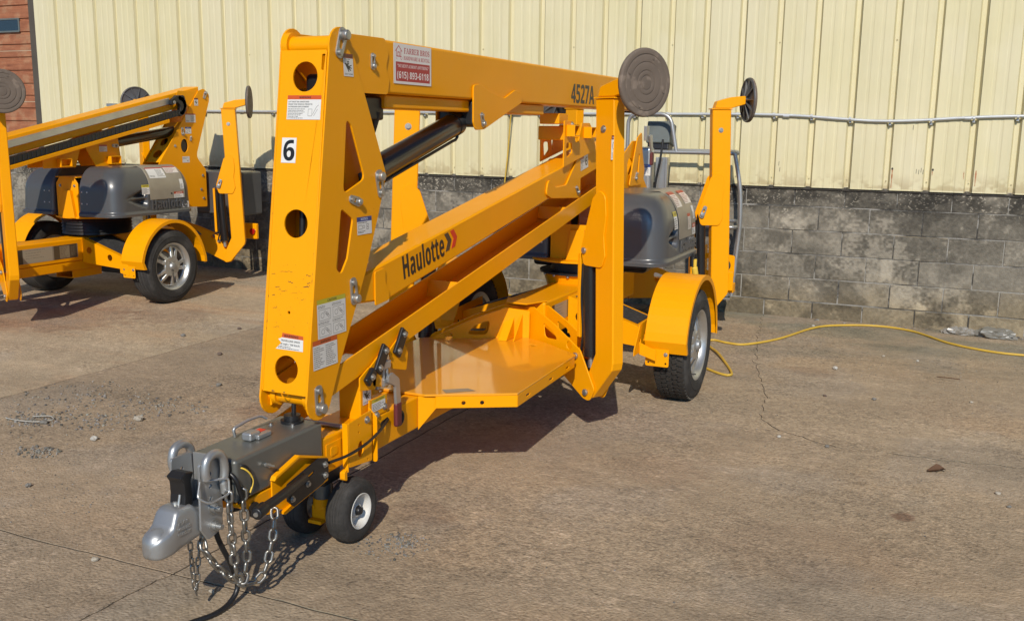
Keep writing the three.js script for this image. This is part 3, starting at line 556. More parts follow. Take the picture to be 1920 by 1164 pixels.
function wheel(parent, x, y, z, side, blocks) {
  const w = sub(parent, 'wheel'); w.name = 'wheel';
  const rot = g => clean(g).rotateZ(-PI / 2 * side).translate(x, y, z); // lathe axis y -> outward
  // profile: [radius, axial] with axial 0 at the tyre's middle
  const R = .33;
  const prof = [[.2, -.088], [.21, -.098], [.235, -.104], [.265, -.104], [.295, -.098], [.313, -.088], [.3195, -.078]];
  const tr = blocks ? [[.3205, -.05], [.321, 0], [.3205, .05]] : [[.326, -.07], [.328, -.05], [.3205, -.049], [.3205, -.042], [.3285, -.041], [.329, -.018], [.321, -.017], [.321, -.01], [.3295, -.009], [.3295, .009], [.321, .01], [.321, .017], [.329, .018], [.3285, .041], [.3205, .042], [.3205, .049], [.328, .05], [.326, .07]];
  const mir = prof.slice().reverse().map(p => [p[0], -p[1]]);
  part(w, 'tyre', rot(lathe([...prof, ...tr, ...mir], 56)), M.rubber);
  part(w, 'sidewall_ring', rot(merge([lathe([[.262, .1035], [.264, .1062], [.268, .1062], [.27, .1034]], 56), lathe([[.222, .1005], [.224, .1035], [.228, .1035], [.23, .1015]], 56)])), M.rubber);
  if (blocks) {
    const bs = [];
    const N = 58;
    for (let k = 0; k < N; k++) for (let r = 0; r < 5; r++) {
      const a = (k + (r % 2) * .5 + .15 * Math.sin(r * 3)) / N * 2 * PI, ax = (r - 2) * .0335, edge = r === 0 || r === 4;
      const b = new THREE.BoxGeometry(edge ? .034 : .026, .0095, .0265);
      b.rotateY((r % 2 ? .28 : -.28) + (edge ? 0 : .12));
      if (edge) b.rotateZ(r === 0 ? .12 : -.12);
      b.translate(0, R - .0045 - (edge ? .0025 : 0), 0); b.rotateX(a); b.translate(ax, 0, 0);
      bs.push(b);
    }
    const g = merge(bs).scale(side, 1, 1).translate(x, y, z);
    if (side < 0) { const p = g.attributes.position; }
    const m = part(w, 'tread_blocks', g, M.tread); m.userData.kind = 'stuff';
  }
  part(w, 'rim', rot(lathe([[.17, -.085], [.205, -.09], [.212, -.098], [.2, -.085], [.188, -.06], [.188, .055], [.196, .078], [.2, .084], [.214, .0925], [.214, .097], [.206, .0975], [.198, .09], [.186, .072], [.18, .05], [.178, -.05], [.17, -.085]], 48)), M.alu);
  // face with five split spokes
  const holes = [];
  const polar = (a, r) => [r * Math.cos(a), r * Math.sin(a)];
  for (let k = 0; k < 5; k++) {
    const c = k * 2 * PI / 5 + PI / 2;
    const seg = (h, r0, r1, hw0, hw1) => { const o = []; for (let i = 0; i <= 4; i++) o.push(polar(c + h - hw1 + 2 * hw1 * i / 4, r1)); for (let i = 4; i >= 0; i--) o.push(polar(c + h - hw0 + 2 * hw0 * i / 4, r0)); return o; };
    holes.push(seg(PI / 5, .088, .166, .2, .33), seg(0, .1, .166, .05, .1));
  }
  const face = ext(shp(circ(0, 0, .182, 60), holes), .022, .005, 6);
  // dish the face a little
  { const p = face.attributes.position; for (let i = 0; i < p.count; i++) { const r = Math.hypot(p.getX(i), p.getY(i)); p.setZ(i, p.getZ(i) + .03 * sstep(.17, .06, r) - .012); } face.computeVertexNormals(); }
  part(w, 'spokes', clean(face).rotateX(-PI / 2).translate(0, .05, 0).rotateZ(-PI / 2 * side).translate(x, y, z), M.alu);
  part(w, 'hub', rot(merge([lathe([[0, .108], [.022, .106], [.03, .1], [.034, .075], [.06, .068], [.062, .05]], 24), lathe([[0, -.02], [.12, -.02], [.13, -.03], [.13, -.07], [0, -.07]], 24)])), M.galv);
  const nuts = []; for (let k = 0; k < 5; k++) { const a = k * 2 * PI / 5; nuts.push(cyl(V(.052 * Math.cos(a), .066, .052 * Math.sin(a)), V(.052 * Math.cos(a), .084, .052 * Math.sin(a)), .0095, 6)); }
  part(w, 'lug_nuts', rot(merge(nuts)), M.steel);
  part(w, 'valve_stem', rot(pin(V(.176, .06, .03), V(.172, .094, .03), .004, .001, 6)), M.black);
  return w;
}
function fender(parent, xc, zc, side, skin = M.yellow) { // xc: middle of its width
  const f = sub(parent, 'fender');
  const r0 = .405, yc = .335, hw = .118;
  // arc in (z,y): front foot, round the wheel, rear foot
  const arc = [];
  arc.push([zc + .365, yc + .005]);
  for (let i = 0; i <= 22; i++) { const a = rad(8 + i / 22 * 160); arc.push([zc + (r0 - .02 * Math.sin(a)) * Math.cos(a) * .985, yc + .02 + r0 * Math.sin(a) * .96]); }
  arc.push([zc - .405, yc + .045], [zc - .408, yc - .01]);
  const inner = arc.map((p, i) => { const d = Math.hypot(p[0] - zc, p[1] - yc); const k = (d - .006) / d; return [zc + (p[0] - zc) * k, yc + (p[1] - yc) * k]; }).reverse();
  part(f, 'fender_skin', plateX([...arc, ...inner], xc - hw, xc + hw, [], .0015), skin);
  // rolled outer lip
  const lipIn = arc.map(p => { const d = Math.hypot(p[0] - zc, p[1] - yc); const k = (d - .03) / d; return [zc + (p[0] - zc) * k, yc + (p[1] - yc) * k]; }).reverse();
  const xo = xc + side * hw;
  part(f, 'fender_lip', plateX([...arc, ...lipIn], Math.min(xo, xo + side * .005), Math.max(xo, xo + side * .005), [], .001), skin);
  // bolted tab at the front foot
  const zt = zc + .372, xt = xc - side * .045;
  part(f, 'mounting_tab', plateZ(roundPoly([[xt - .068, .262, .012], [xt + .068, .262, .012], [xt + .068, .362, .004], [xt - .068, .362, .004]]), zt, zt + .005, [circ(xt - .05, .282, .006, 8), circ(xt + .05, .282, .006, 8)], .001), skin);
  bolts(f, [[xt - .05, .335, zt + .005], [xt + .05, .335, zt + .005]], [0, 0, 1], .008);
  return f;
}
// outrigger: foot hinge frame at p (on the ground plan), swinging out along azimuth az
function outrigger(parent, x, z, az, lean = .05, opt = {}) {
  const o = sub(parent, 'outrigger');
  const a = rad(az), S = V(Math.sin(a), 0, Math.cos(a)), Y = V(0, 1, 0), T = V(-Math.cos(a), 0, Math.sin(a));
  const B = V(x, 0, z); // under the upper bolt of the post
  const put = g => basis(clean(g), B, S, Y, T);
  const P = (name, gs, mat) => part(o, name, (Array.isArray(gs) ? gs : [gs]).map(put), mat);
  const top = 1.72, bot = .43, sh = y => lean * (top - y) / (top - bot); // outward shift toward the foot
  const hw = .036; // half thickness in T
  // post: open box, faces rounded
  const post = ext(shp(roundPoly([[-.066 + sh(top), top], [.069 + sh(top), top], [.069 + sh(bot), bot, .006], [.112, .395, .01], [-.028, .225, .02], [-.075, .212, .03], [-.108, .24, .03], [-.085, .31, .02], [-.066 + sh(bot), bot + .03, .03]])), hw * 2, .005).translate(0, 0, -hw);
  P('post', post, M.yellow);
  P('post_cap', ext(shp([[-.075, top + .001], [.077, top + .001], [.077, top + .008], [-.075, top + .008]]), hw * 2 + .012, .001).translate(0, 0, -hw - .006), M.yellow);
  // wing plates that carry the cylinder's upper pin
  const wing = roundPoly([[-.14, .985, .035], [-.118, .9, .03], [.02, .9, .03], [.045, .96, .02], [.032, 1.06, .03], [.045, 1.16, .04], [.035, 1.26, .05], [-.015, 1.285, .04], [-.06, 1.24, .02]], 5);
  for (const t of [hw + .0005, -hw - .0085]) P('wing_plate', ext(shp(wing), .008, .002).translate(0, 0, t), M.yellow);
  // inner web strip of the post
  P('web_strip', ext(shp([[-.178, .95], [-.158, .955], [-.15, .52], [-.172, .52]]), .06, .002).translate(0, 0, -.03), M.yellow);
  // cylinder
  const c0 = V(-.113, .975, 0), c1 = V(-.085, .37, 0), d = V().subVectors(c1, c0);
  const at = k => c0.clone().addScaledVector(d, k);
  P('cylinder_barrel', [cyl(at(.06), at(.86), .04, 18), cyl(at(.84), at(.9), .043, 18), cyl(at(0), at(.06), .022, 10)], M.blackGloss);
  P('cylinder_rod', [cyl(at(.88), at(1), .018, 12)], M.steel);
  P('hydraulic_hose', [tubeP([at(.12).add(V(-.03, 0, .025)), at(.4).add(V(-.036, 0, .03)), at(.7).add(V(-.03, 0, .028)), at(.9).add(V(-.06, 0, .02))], .007, 16, 6)], M.black);
  // bolts and pins on both faces
  for (const s of [1, -1]) {
    P('bolt', boltHead(V(0, 1.577, s * hw), V(0, 0, s), .012, .008), M.steel);
    P('hinge_pin', pin(V(-.111, .975, s * (hw + .008)), V(-.111, .975, s * (hw + .018)), .016, .002, 14), M.steel);
  }
  if (opt.keeper) { const g = [ext(shp(roundPoly([[-.018, -.03, .016], [.018, -.03, .016], [.014, .06, .013], [-.014, .06, .013]]), [circ(0, .022, .009, 10, .013)]), .005, .001), pin(V(0, -.006, .003), V(0, -.006, .016), .014, .002), cyl(V(0, .048, .003), V(0, .048, .01), .007, 6)].map(g => clean(g).rotateZ(-.35).translate(-.111, .985, hw + .019)); P('pin_keeper', g, M.steel); }
  // neck and round foot pad, its face turned outward
  const yc = 1.79, sp = opt.padS ?? .235;
  P('neck', [ext(shp(roundPoly([[-.05, top + .009], [.066, top + .009], [sp - .03, yc - .03, .01], [sp - .03, yc + .028, .01], [.07, yc + .018, .03], [-.035, yc - .012, .02]])), .075, .004).translate(0, 0, -.0375)], M.yellow);
  const tilt = opt.tilt ?? 0;
  const padM = g => put(clean(g).rotateZ(-PI / 2).rotateZ(tilt).translate(sp, yc, 0)); // lathe axis y -> S
  const R = .157, rg = [];
  const prof = [[0, .016], [.03, .016], [.031, .013], [.034, .013], [.035, .016], [.052, .016], [.053, .0125], [.057, .0125], [.058, .0158], [.09, .0155], [.091, .012], [.095, .012], [.096, .0152], [.125, .015], [.126, .011], [.13, .011], [.131, .0148], [R - .008, .0145], [R - .002, .011], [R, .004], [R, -.002]];
  part(o, 'foot_pad', padM(lathe(prof, 48)), M.padFace);
  const back = [lathe([[R, -.002], [R - .004, -.012], [R - .012, -.012], [R - .014, -.003], [.03, -.004], [.03, -.03], [.018, -.034], [0, -.034]], 40)];
  for (let k = 0; k < 10; k++) { const b = plateX([[.026, -.003], [R - .012, -.003], [R - .012, -.01], [.03, -.03]], -.004, .004, [], .0008); back.push(clean(b).rotateY(k / 10 * 2 * PI)); }
  part(o, 'pad_back', padM(merge(back)), M.padBack);
  P('pad_shaft', [cyl(V(sp - .06, yc, 0), V(sp - .028, yc, 0), .02, 12)], M.steel);
  const bb = []; for (let k = 0; k < 4; k++) { const an = rad(20 + k * 90); bb.push(cyl(V(.115 * Math.cos(an), .0145, .115 * Math.sin(an)), V(.115 * Math.cos(an), .0185, .115 * Math.sin(an)), .007, 8)); }
  part(o, 'pad_screws', padM(merge(bb)), M.padFace);
  return o;
}
// hinge frame between chassis and outrigger foot; origin under pin one
function hingeFrame(parent, x, z, az, opt = {}) {
  const o = sub(parent, 'outrigger_bracket');
  const a = rad(az), S = V(Math.sin(a), 0, Math.cos(a)), Y = V(0, 1, 0), T = V(-Math.cos(a), 0, Math.sin(a));
  const put = g => basis(clean(g), V(x, 0, z), S, Y, T);
  const P = (name, gs, mat) => part(o, name, (Array.isArray(gs) ? gs : [gs]).map(put), mat);
  const outl = roundPoly([[-.5, .6, 0], [-.37, .622, .02], [-.19, .558, .03], [.028, .46, .04], [.148, .275, .03], [.112, .205, .035], [.06, .212, .03], [-.17, .335, .03], [-.26, .36, .02], [-.5, .36, 0]], 5);
  const holes = [roundPoly([[-.29, .56, .02], [-.2, .525, .025], [-.15, .475, .02], [-.27, .47, .03]], 4), circ(-.06, .468, .022, 14)];
  for (const t of [-.004, -.1]) P('side_plate', ext(shp(outl, holes), .008, .0015).translate(0, 0, t), M.yellow);
  P('bottom_strap', ext(shp([[-.46, .362], [-.26, .364], [-.17, .342], [-.17, .348], [-.26, .37], [-.46, .368]]), .088, .0005).translate(0, 0, -.092), M.yellow);
  for (const s of [[.0045, .018], [-.1005, -.112]]) { P('hinge_pin', pin(V(0, .425, s[0]), V(0, .425, s[1]), .017, .002), M.steel); P('hinge_pin', pin(V(.086, .25, s[0]), V(.086, .25, s[1]), .017, .002), M.steel); }
  P('cylinder_clevis', [rbox(-.03, .03, .34, .4, -.07, -.03, .006), cyl(V(0, .365, -.088), V(0, .365, -.008), .014, 12)], M.black);
  return o;
}
// moulded engine cover: lofted rounded footprint, side scoop, rim
const hoodInset = y => { const t = Math.max(0, (y - .985) / .21); return .13 * (1 - Math.sqrt(Math.max(0, 1 - t * t))) + .02 * Math.max(0, (y - .8) / .4); };
function hood(parent, x0, x1, z0, z1, side, name = 'engine_cover') { // x0 inner, x1 outer (signed by side)
  const h = sub(parent, name);
  const ys = [.772, .776, .79, .80, .806, .82, .835, .85, .865, .88, .89, .9, .91, .92, .93, .94, .955, .97, .985, 1.0, 1.02, 1.035, 1.05, 1.08, 1.11, 1.135, 1.155, 1.172, 1.184, 1.191, 1.195];
  const ring = (y) => {
    const ins = hoodInset(y) - (y < .802 ? .012 : 0), r = .13;
    const ax = Math.min(x0, x1) + (side > 0 ? .0 : ins), bx = Math.max(x0, x1) - (side > 0 ? ins : 0);
    const az = z0 + ins * .6, bz = z1 - ins * 1.15;
    const pts = [];
    const rc = [[bx, bz, side > 0 ? r : .03], [ax, bz, side > 0 ? .03 : r], [ax, az, side > 0 ? .03 : r * .6], [bx, az, side > 0 ? r * .6 : .03]];
    const cs = [[-1, -1, 0], [1, -1, 90], [1, 1, 180], [-1, 1, 270]];
    rc.forEach(([px, pz, rad0], i) => {
      const [sx, sz, a0] = cs[i];
      for (let k = 0; k <= 8; k++) { const a = rad(a0 + k / 8 * 90); pts.push([px + sx * rad0 + rad0 * Math.cos(a), pz + sz * rad0 + rad0 * Math.sin(a)]); }
      const nx = rc[(i + 1) % 4]; // straight run subdivided
      const [nsx, nsz, na] = cs[(i + 1) % 4], e0 = pts[pts.length - 1], e1 = [nx[0] + nsx * nx[2] + nx[2] * Math.cos(rad(na)), nx[1] + nsz * nx[2] + nx[2] * Math.sin(rad(na))];
      for (let k = 1; k < 48; k++) pts.push([mix(e0[0], e1[0], k / 48), mix(e0[1], e1[1], k / 48)]);
    });
    return pts;
  };
  const rings = ys.map(ring), n = rings[0].length, pos = [], idx = [];
  const cz = z0 + (z1 - z0) * .74;
  rings.forEach((rg, j) => rg.forEach(p => {
    let [px, pz] = p; const y = ys[j];
    // pressed-in scoop on the outer side: wedge deepening toward the rear with a fin across it
    const onSide = side > 0 ? px > x1 - .09 : px < x1 + .09;
    if (onSide && y > .81 && y < 1.06) {
      const u = (cz + .13 - pz) / .26; // 0 front .. 1 rear
      if (u > 0 && u < 1) { const vv = (y - .925) / .085, lim = u * .95 + .05; const d = Math.max(0, 1 - Math.abs(vv) / lim); const fin = Math.exp(-((vv * 5) ** 2)); px -= side * (.075 * u * Math.min(1, d * 2.2) * (1 - .8 * fin)) * sstep(1, .93, u); }
    }
    pos.push(px, y, pz);
  }));
  for (let j = 0; j < ys.length - 1; j++) for (let i = 0; i < n; i++) { const a = j * n + i, b = j * n + (i + 1) % n, c = a + n, d = b + n; idx.push(a, c, b, b, c, d); }
  const top = (ys.length - 1) * n, ci = pos.length / 3; const lastR = rings[rings.length - 1];
  pos.push(lastR.reduce((s, p) => s + p[0], 0) / n, ys[ys.length - 1] + .004, lastR.reduce((s, p) => s + p[1], 0) / n);
  for (let i = 0; i < n; i++) idx.push(top + i, ci, top + (i + 1) % n);
  const g = new THREE.BufferGeometry(); g.setAttribute('position', new THREE.Float32BufferAttribute(pos, 3)); g.setIndex(idx); g.computeVertexNormals();
  part(h, 'shell', g, M.grey);
  // rivets on the front
  for (const [dx, y] of [[.045, .98], [.105, .98], [.045, .88], [.105, .88]]) { const X = x0 + side * dx; part(h, 'rivet', lathe([[0, .004], [.005, .003], [.0075, 0]], 10).rotateX(PI / 2).translate(X, y, z1 - hoodInset(y) * 1.15 + .0005), M.alu); }
  return h;
}
// bare metal sheet wrapped over the cover's outer side; follows its profile 5 mm proud
function coverPanel(parent, x1, z0, z1, side) {
  const path = []; for (let y = .905; y <= 1.19; y += .012) path.push([x1 - side * (hoodInset(y) - .006), y]);
  for (let k = 1; k <= 4; k++) path.push([x1 - side * (hoodInset(1.19) + .02 * k), 1.196 + .004 + k * .0003]);
  const inner = path.map(p => [p[0] - side * .003, p[1] - .002]).reverse();
  const g = plateZ(side > 0 ? [...path, ...inner].reverse() : [...path, ...inner], z0, z1, [], .0006);
  return part(parent, 'metal_panel', g, M.panel);
}
// print on the cover's curved outer side: follows the same profile
function coverDecal(parent, key, x1, yc, zc, w, h, lift = .0072) {
  const P = y => V(x1 - hoodInset(Math.min(y, 1.1945)), Math.min(y, 1.1945), 0), n = 10, pts = [];
  let y = yc, acc = 0; const step = (dir) => { let p = P(y), len = 0; while (len < h / 2 && y < 1.194 && y > .8) { const q = P(y + dir * .002); len += q.distanceTo(p); p = q; y += dir * .002; } };
  step(-1); const ya = y; y = yc; step(1); const yb = y;
  const arc = [P(ya)], cum = [0]; for (let q = ya + .004; q <= yb + 1e-6; q += .004) { const p = P(q); cum.push(cum[cum.length - 1] + p.distanceTo(arc[arc.length - 1])); arc.push(p); }
  const Lg = cum[cum.length - 1], pos = [], uv = [], idx = [], [rx, ry, rw, rh] = rects[key];
  for (let i = 0; i <= n; i++) {
    const t = i / n * Lg; let k = 0; while (k < cum.length - 2 && cum[k + 1] < t) k++;
    const f = (t - cum[k]) / Math.max(1e-9, cum[k + 1] - cum[k]), p = arc[k].clone().lerp(arc[k + 1], f), tan = arc[k + 1].clone().sub(arc[k]).normalize();
    p.x += tan.y * lift; p.y -= tan.x * lift;
    for (const sx of [0, 1]) { pos.push(p.x, p.y, zc + w / 2 - sx * w); uv.push((rx + sx * rw) / 2048, 1 - (ry + (1 - i / n) * rh) / 1024); }
    if (i) { const a = (i - 1) * 2; idx.push(a, a + 1, a + 3, a, a + 3, a + 2); }
  }
  const g = new THREE.BufferGeometry(); g.setAttribute('position', new THREE.Float32BufferAttribute(pos, 3)); g.setAttribute('uv', new THREE.Float32BufferAttribute(uv, 2)); g.setIndex(idx); g.computeVertexNormals();
  return part(parent, 'cover_decal', g, M.decal, { uv: false });
}
function jackWheel(parent, x, y, z, side) {
  const w = sub(parent, 'jack_wheel');
  const rot = g => clean(g).rotateZ(-PI / 2 * side).translate(x, y, z);
  part(w, 'tyre', rot(lathe([[.066, -.04], [.08, -.047], [.1, -.047], [.113, -.042], [.12, -.034], [.124, -.022], [.1225, -.021], [.1225, -.018], [.1255, -.017], [.126, -.008], [.1245, -.007], [.1245, -.004], [.1265, -.003], [.1265, .003], [.1245, .004], [.1245, .007], [.126, .008], [.1255, .017], [.1225, .018], [.1225, .021], [.124, .022], [.12, .034], [.113, .042], [.1, .047], [.08, .047], [.066, .04]], 44)), M.rubber);
  part(w, 'rim', rot(lathe([[.064, -.03], [.06, -.02], [.058, .02], [.064, .036], [.07, .043], [.07, .046], [.066, .046], [.058, .036], [.052, .018], [.05, .01], [.03, .012], [.026, .03], [.018, .03], [.018, -.03]], 32)), M.whitePaint);
  part(w, 'hub_cap', rot(lathe([[0, .046], [.012, .045], [.017, .04], [.018, .02], [.018, 0]], 18)), M.black);
}
// chain along a curve: every link a mesh of its own
const linkGeo = (L, w, r) => {
  const c = new THREE.CurvePath(), hl = L / 2 - w / 2 - r, hw = w / 2;
  class St extends THREE.Curve { getPoint(t) { const per = 4 * hl + 2 * PI * hw; let s = t * per; if (s < 2 * hl) return V(hw, -hl + s, 0); s -= 2 * hl; if (s < PI * hw) { const a = s / hw; return V(hw * Math.cos(a), hl + hw * Math.sin(a), 0); } s -= PI * hw; if (s < 2 * hl) return V(-hw, hl - s, 0); s -= 2 * hl; const a = s / hw; return V(-hw * Math.cos(a), -hl - hw * Math.sin(a), 0); } }
  return clean(new THREE.TubeGeometry(new St(), 26, r, 7, true));
};
const LINK = linkGeo(.049, .022, .0056), LINKS = linkGeo(.036, .013, .003);
function chain(parent, name, pts, pitch, geo, mat) {
  const c = sub(parent, name), curve = new THREE.CatmullRomCurve3(pts, false, 'catmullrom', .5), n = Math.max(2, Math.round(curve.getLength() / pitch));
  const o = parent.userData.origin;
  for (let i = 0; i < n; i++) {
    const p = curve.getPointAt((i + .5) / n), t = curve.getTangentAt((i + .5) / n);
    const m = shade(new THREE.Mesh(geo, mat)); m.name = 'link';
    m.position.set(p.x - o[0], p.y - o[1], p.z - o[2]);
    const q = new THREE.Quaternion().setFromUnitVectors(V(0, 1, 0), t), r = new THREE.Quaternion().setFromAxisAngle(V(0, 1, 0), (i % 2 ? 0 : PI / 2) + .5 + .3 * (h2(i, 7, 3) - .5));
    m.quaternion.copy(q).multiply(r); c.add(m);
  }
  return c;
}

// ---------------------------------------------------------------- the articulated lift in front
const XC = -2.11;
const lift = thing('towable_boom_lift', 'yellow towable boom lift with hitch coupler, numbered 6 on its tall front riser', 'boom lift', [XC, 0, 2.95], 'towable boom lifts');
delete lift.userData.group;
lift.userData.origin = [0, 0, 2.95];
{
  const L = lift, Yw = M.yellow;
  // ---- riser (stem): front web and two kite-shaped cheeks
  const riser = sub(L, 'front_riser');
  const cheek = [];
  { // outline (z,y)
    const arcPts = (cz, cy, r, a0, a1, n = 10) => Array.from({ length: n + 1 }, (_, i) => { const a = rad(a0 + (a1 - a0) * i / n); return [cz + r * Math.cos(a), cy + r * Math.sin(a)]; });
    cheek.push(...arcPts(5.752, .613, .076, 20, -150, 10));
    cheek.push([5.622, .704], [5.432, 1.037], [5.336, 1.248]);
    cheek.push(...roundPoly([[5.336, 1.248], [5.276, 1.392, .05], [5.401, 1.652]], 6).slice(1, -1));
    cheek.push([5.401, 1.652], [5.494, 1.835]);
    cheek.push(...arcPts(5.574, 1.848, .07, 160, -10, 10));
  }
  const holesC = [roundPoly([[5.545, 1.6, .02], [5.515, 1.58, .02], [5.43, 1.385, .025], [5.575, 1.335, .02]], 4), roundPoly([[5.59, 1.285, .012], [5.515, 1.24, .015], [5.555, 1.1, .02], [5.598, 1.045, .02], [5.628, 1.07, .015]], 4)];
  for (const s of [1, -1]) part(riser, 'cheek_plate', plateX(cheek, s > 0 ? .096 : -.104, s > 0 ? .104 : -.096, s > 0 ? holesC : [holesC[0]], .0015), Yw);
  // web: drawn upright, then leaned to run from (z 5.825,y .643) to (5.65,1.885)
  const up = V(0, 1.242, -.175).normalize(), nF = V(0, .175, 1.242).normalize(), O = V(0, .643, 5.82);
  const web = ext(shp([[-.0955, -.005], [.0955, -.005], [.0955, 1.205], [-.0955, 1.205]], [circ(.012, 1.113, .052, 28), circ(.008, .6, .05, 28), circ(.002, .082, .05, 28), roundPoly([[-.094, 1.135, .002], [-.078, 1.135, .006], [-.078, 1.19, .006], [-.094, 1.19, .002]]), roundPoly([[.078, 1.135, .006], [.094, 1.135, .002], [.094, 1.19, .002], [.078, 1.19, .006]]), circ(.0, .285, .0055, 10), circ(-.0, -.006, .012, 10)]), .008, .001);
  part(riser, 'front_web', basis(clean(web), O.clone().addScaledVector(nF, -.012), V(1, 0, 0), up, nF), Yw);
  const inner = ext(shp([[-.0955, .1], [.0955, .1], [.0955, 1.1], [-.0955, 1.1]], [circ(0, .55, .06, 20), circ(0, .85, .05, 20), circ(0, .3, .05, 20)]), .006, .001);
  part(riser, 'rear_web', basis(clean(inner), O.clone().addScaledVector(nF, -.15), V(1, 0, 0), up, nF), Yw);
  part(riser, 'inner_plate', plateX(roundPoly([[5.63, 1.0, .02], [5.66, 1.3, .02], [5.56, 1.37, .03], [5.49, 1.47, .04], [5.475, 1.6, .02], [5.41, 1.62, .02], [5.3, 1.4, .03], [5.42, 1.05, .02]]), .028, .034, [], .001), Yw);
  part(riser, 'weld_seam', [-1, 1].map(s => { const ps = []; for (let k = 0; k <= 60; k++) ps.push(O.clone().addScaledVector(up, .0 + k * .02).addScaledVector(nF, -.004).add(V(s * .0958 + .0006 * (h2(k, 1, 5) - .5), 0, 0))); return tubeP(ps, .0035, 120, 6); }), Yw);
  part(riser, 'top_tube', [cyl(V(-.096, 1.853, 5.6), V(.096, 1.853, 5.6), .034, 22), cyl(V(-.096, 1.853, 5.6), V(-.072, 1.853, 5.6), .048, 22)], Yw);
  part(riser, 'bottom_tube', [cyl(V(-.096, .615, 5.755), V(.096, .615, 5.755), .03, 22), cyl(V(-.08, .615, 5.755), V(-.06, .615, 5.755), .04, 22), cyl(V(.06, .615, 5.755), V(.08, .615, 5.755), .04, 22)], Yw);
  const inside = sub(L, 'riser_hoses');
  for (const [x, z] of [[-.03, 5.66], [.0, 5.64], [.03, 5.67], [.055, 5.65]]) part(inside, 'hose', tubeP([V(x, 1.7, z - .02), V(x * .6, 1.45, z), V(x + .02, 1.2, z + .01), V(x * 1.2, .95, z + .03), V(x, .8, z + .06)], .011, 30, 8), M.black);
  part(inside, 'rubber_boot', [rbox(-.05, .06, 1.66, 1.76, 5.5, 5.58, .02, 3)], M.black);
  // pins
  keeper(L, .104, 1.862, 5.574, 2.75, 1.45); keeper(L, .104, 1.36, 5.33, -2.95, 1.4); keeper(L, .104, 1.308, 5.504, 1.3, 1); keeper(L, .104, .974, 5.522, .12, 1.35); keeper(L, .104, .613, 5.757, .1, 1.45);
  // decals on the riser
  const onWeb = (x, u) => O.clone().addScaledVector(up, u).addScaledVector(nF, -.004).add(V(x, 0, 0)).toArray();
  decal(riser, 'warning_decal', 'tow', onWeb(.016, 1.006), [1, 0, 0], up.toArray(), .142, .084);
  decal(riser, 'number_plate', 'six', onWeb(-.038, .856), [1, 0, 0], up.toArray(), .062, .088);
  part(riser, 'number', lettering('6', .072, onWeb(-.064, .821).map((v, i) => v + [0, 0, .0018][i]), [1, 0, 0], up.toArray(), .98), M.vinyl);
  decal(riser, 'warning_decal', 'torn', onWeb(.012, .181), [1, -.03, 0], up.toArray(), .118, .06, '', [[-.5, -.5], [.5, -.46], [.48, .45], [-.28, .5], [-.3, .2], [-.42, .1], [-.3, -.1]]);
  decal(riser, 'warning_decal', 'clear', [.104, 1.79, 5.53], MZ, [0, 1, .06], .062, .078);
  decal(riser, 'caution_decal', 'caution', [.104, .902, 5.665], MZ, [0, 1, .02], .178, .142);
  decal(riser, 'warning_decal', 'words', [.104, .777, 5.71], MZ, [0, 1, .02], .15, .106);
  decal(riser, 'notice_decal', 'notice', [.104, 1.211, 5.441], MZ, [0, 1, .02], .1, .066);
  // chipped paint low on the web and its edges
  const chip = [], onW = (g, x, u) => chip.push(basis(clean(g), V(...onWeb(x, u)).addScaledVector(nF, .0006), V(1, 0, 0), up, nF));
  const blob = (rx, ry) => { const n = 7; return new THREE.ShapeGeometry(shp(Array.from({ length: n }, (_, i) => { const a = i / n * 2 * PI; return [rr(.35, 1) * rx * Math.cos(a), rr(.35, 1) * ry * Math.sin(a)]; }))); };
  const scratch = (len, amp, w) => { const t = [], b = []; const n = 9, ph = rnd() * 9; for (let i = 0; i <= n; i++) { const x = len * (i / n - .5), y = amp * (vn(i * .9 + ph, 3, 41) - .5) * 2, q = w * (.35 + .65 * h2(i, ph * 10 | 0, 3)) * (i === 0 || i === n ? .3 : 1); t.push([x, y + q]); b.unshift([x, y - q]); } return new THREE.ShapeGeometry(shp([...b.reverse().map(p => p), ...t.reverse()])); };
  for (let k = 0; k < 34; k++) onW(blob(rr(.0012, .0028), rr(.003, .012)), (k % 4 ? .0935 : -.0935) + rr(-.0012, .0015), rr(.22, .5)); // edges
  for (const [x, u, l, a, w] of [[-.02, .43, .055, .004, .0011], [.075, .425, .02, .008, .0016], [.0, .395, .022, .006, .0018], [.07, .385, .03, .008, .002], [-.055, .375, .02, .006, .0016], [-.03, .365, .04, .01, .001], [-.07, .345, .012, .006, .002], [.03, .36, .05, .012, .0007], [.055, .34, .02, .01, .0008], [-.06, .3, .02, .008, .0009], [-.05, .235, .03, .012, .0008], [-.075, .42, .018, .006, .0012], [.078, .4, .016, .01, .0018]]) onW(scratch(l, a, w), x, u);
  for (let k = 0; k < 26; k++) onW(blob(rr(.001, .003), rr(.0008, .002)), rr(-.085, .088), rr(.2, .48));
  for (let k = 0; k < 10; k++) onW(blob(rr(.001, .002), rr(.004, .02)), -.0935 + rr(-.001, .001), rr(.05, 1.0));
  onW(blob(.006, .003), .0, .0); onW(blob(.012, .003), -.05, .0);
  const chipPart = part(riser, 'paint_chips', chip, new THREE.MeshStandardMaterial({ color: new THREE.Color().setRGB(.045, .028, .02), roughness: .8 })); chipPart.userData.kind = 'stuff';

  // ---- upper boom
  const ub = sub(L, 'upper_boom');
  part(ub, 'boom_tube', rbox(-.09, .09, 1.7, 1.902, 1.75, 5.3, .012, 3), Yw);
  part(ub, 'inner_tube', rbox(-.068, .068, 1.645, 1.699, 3.6, 5.22, .008, 2), Yw);
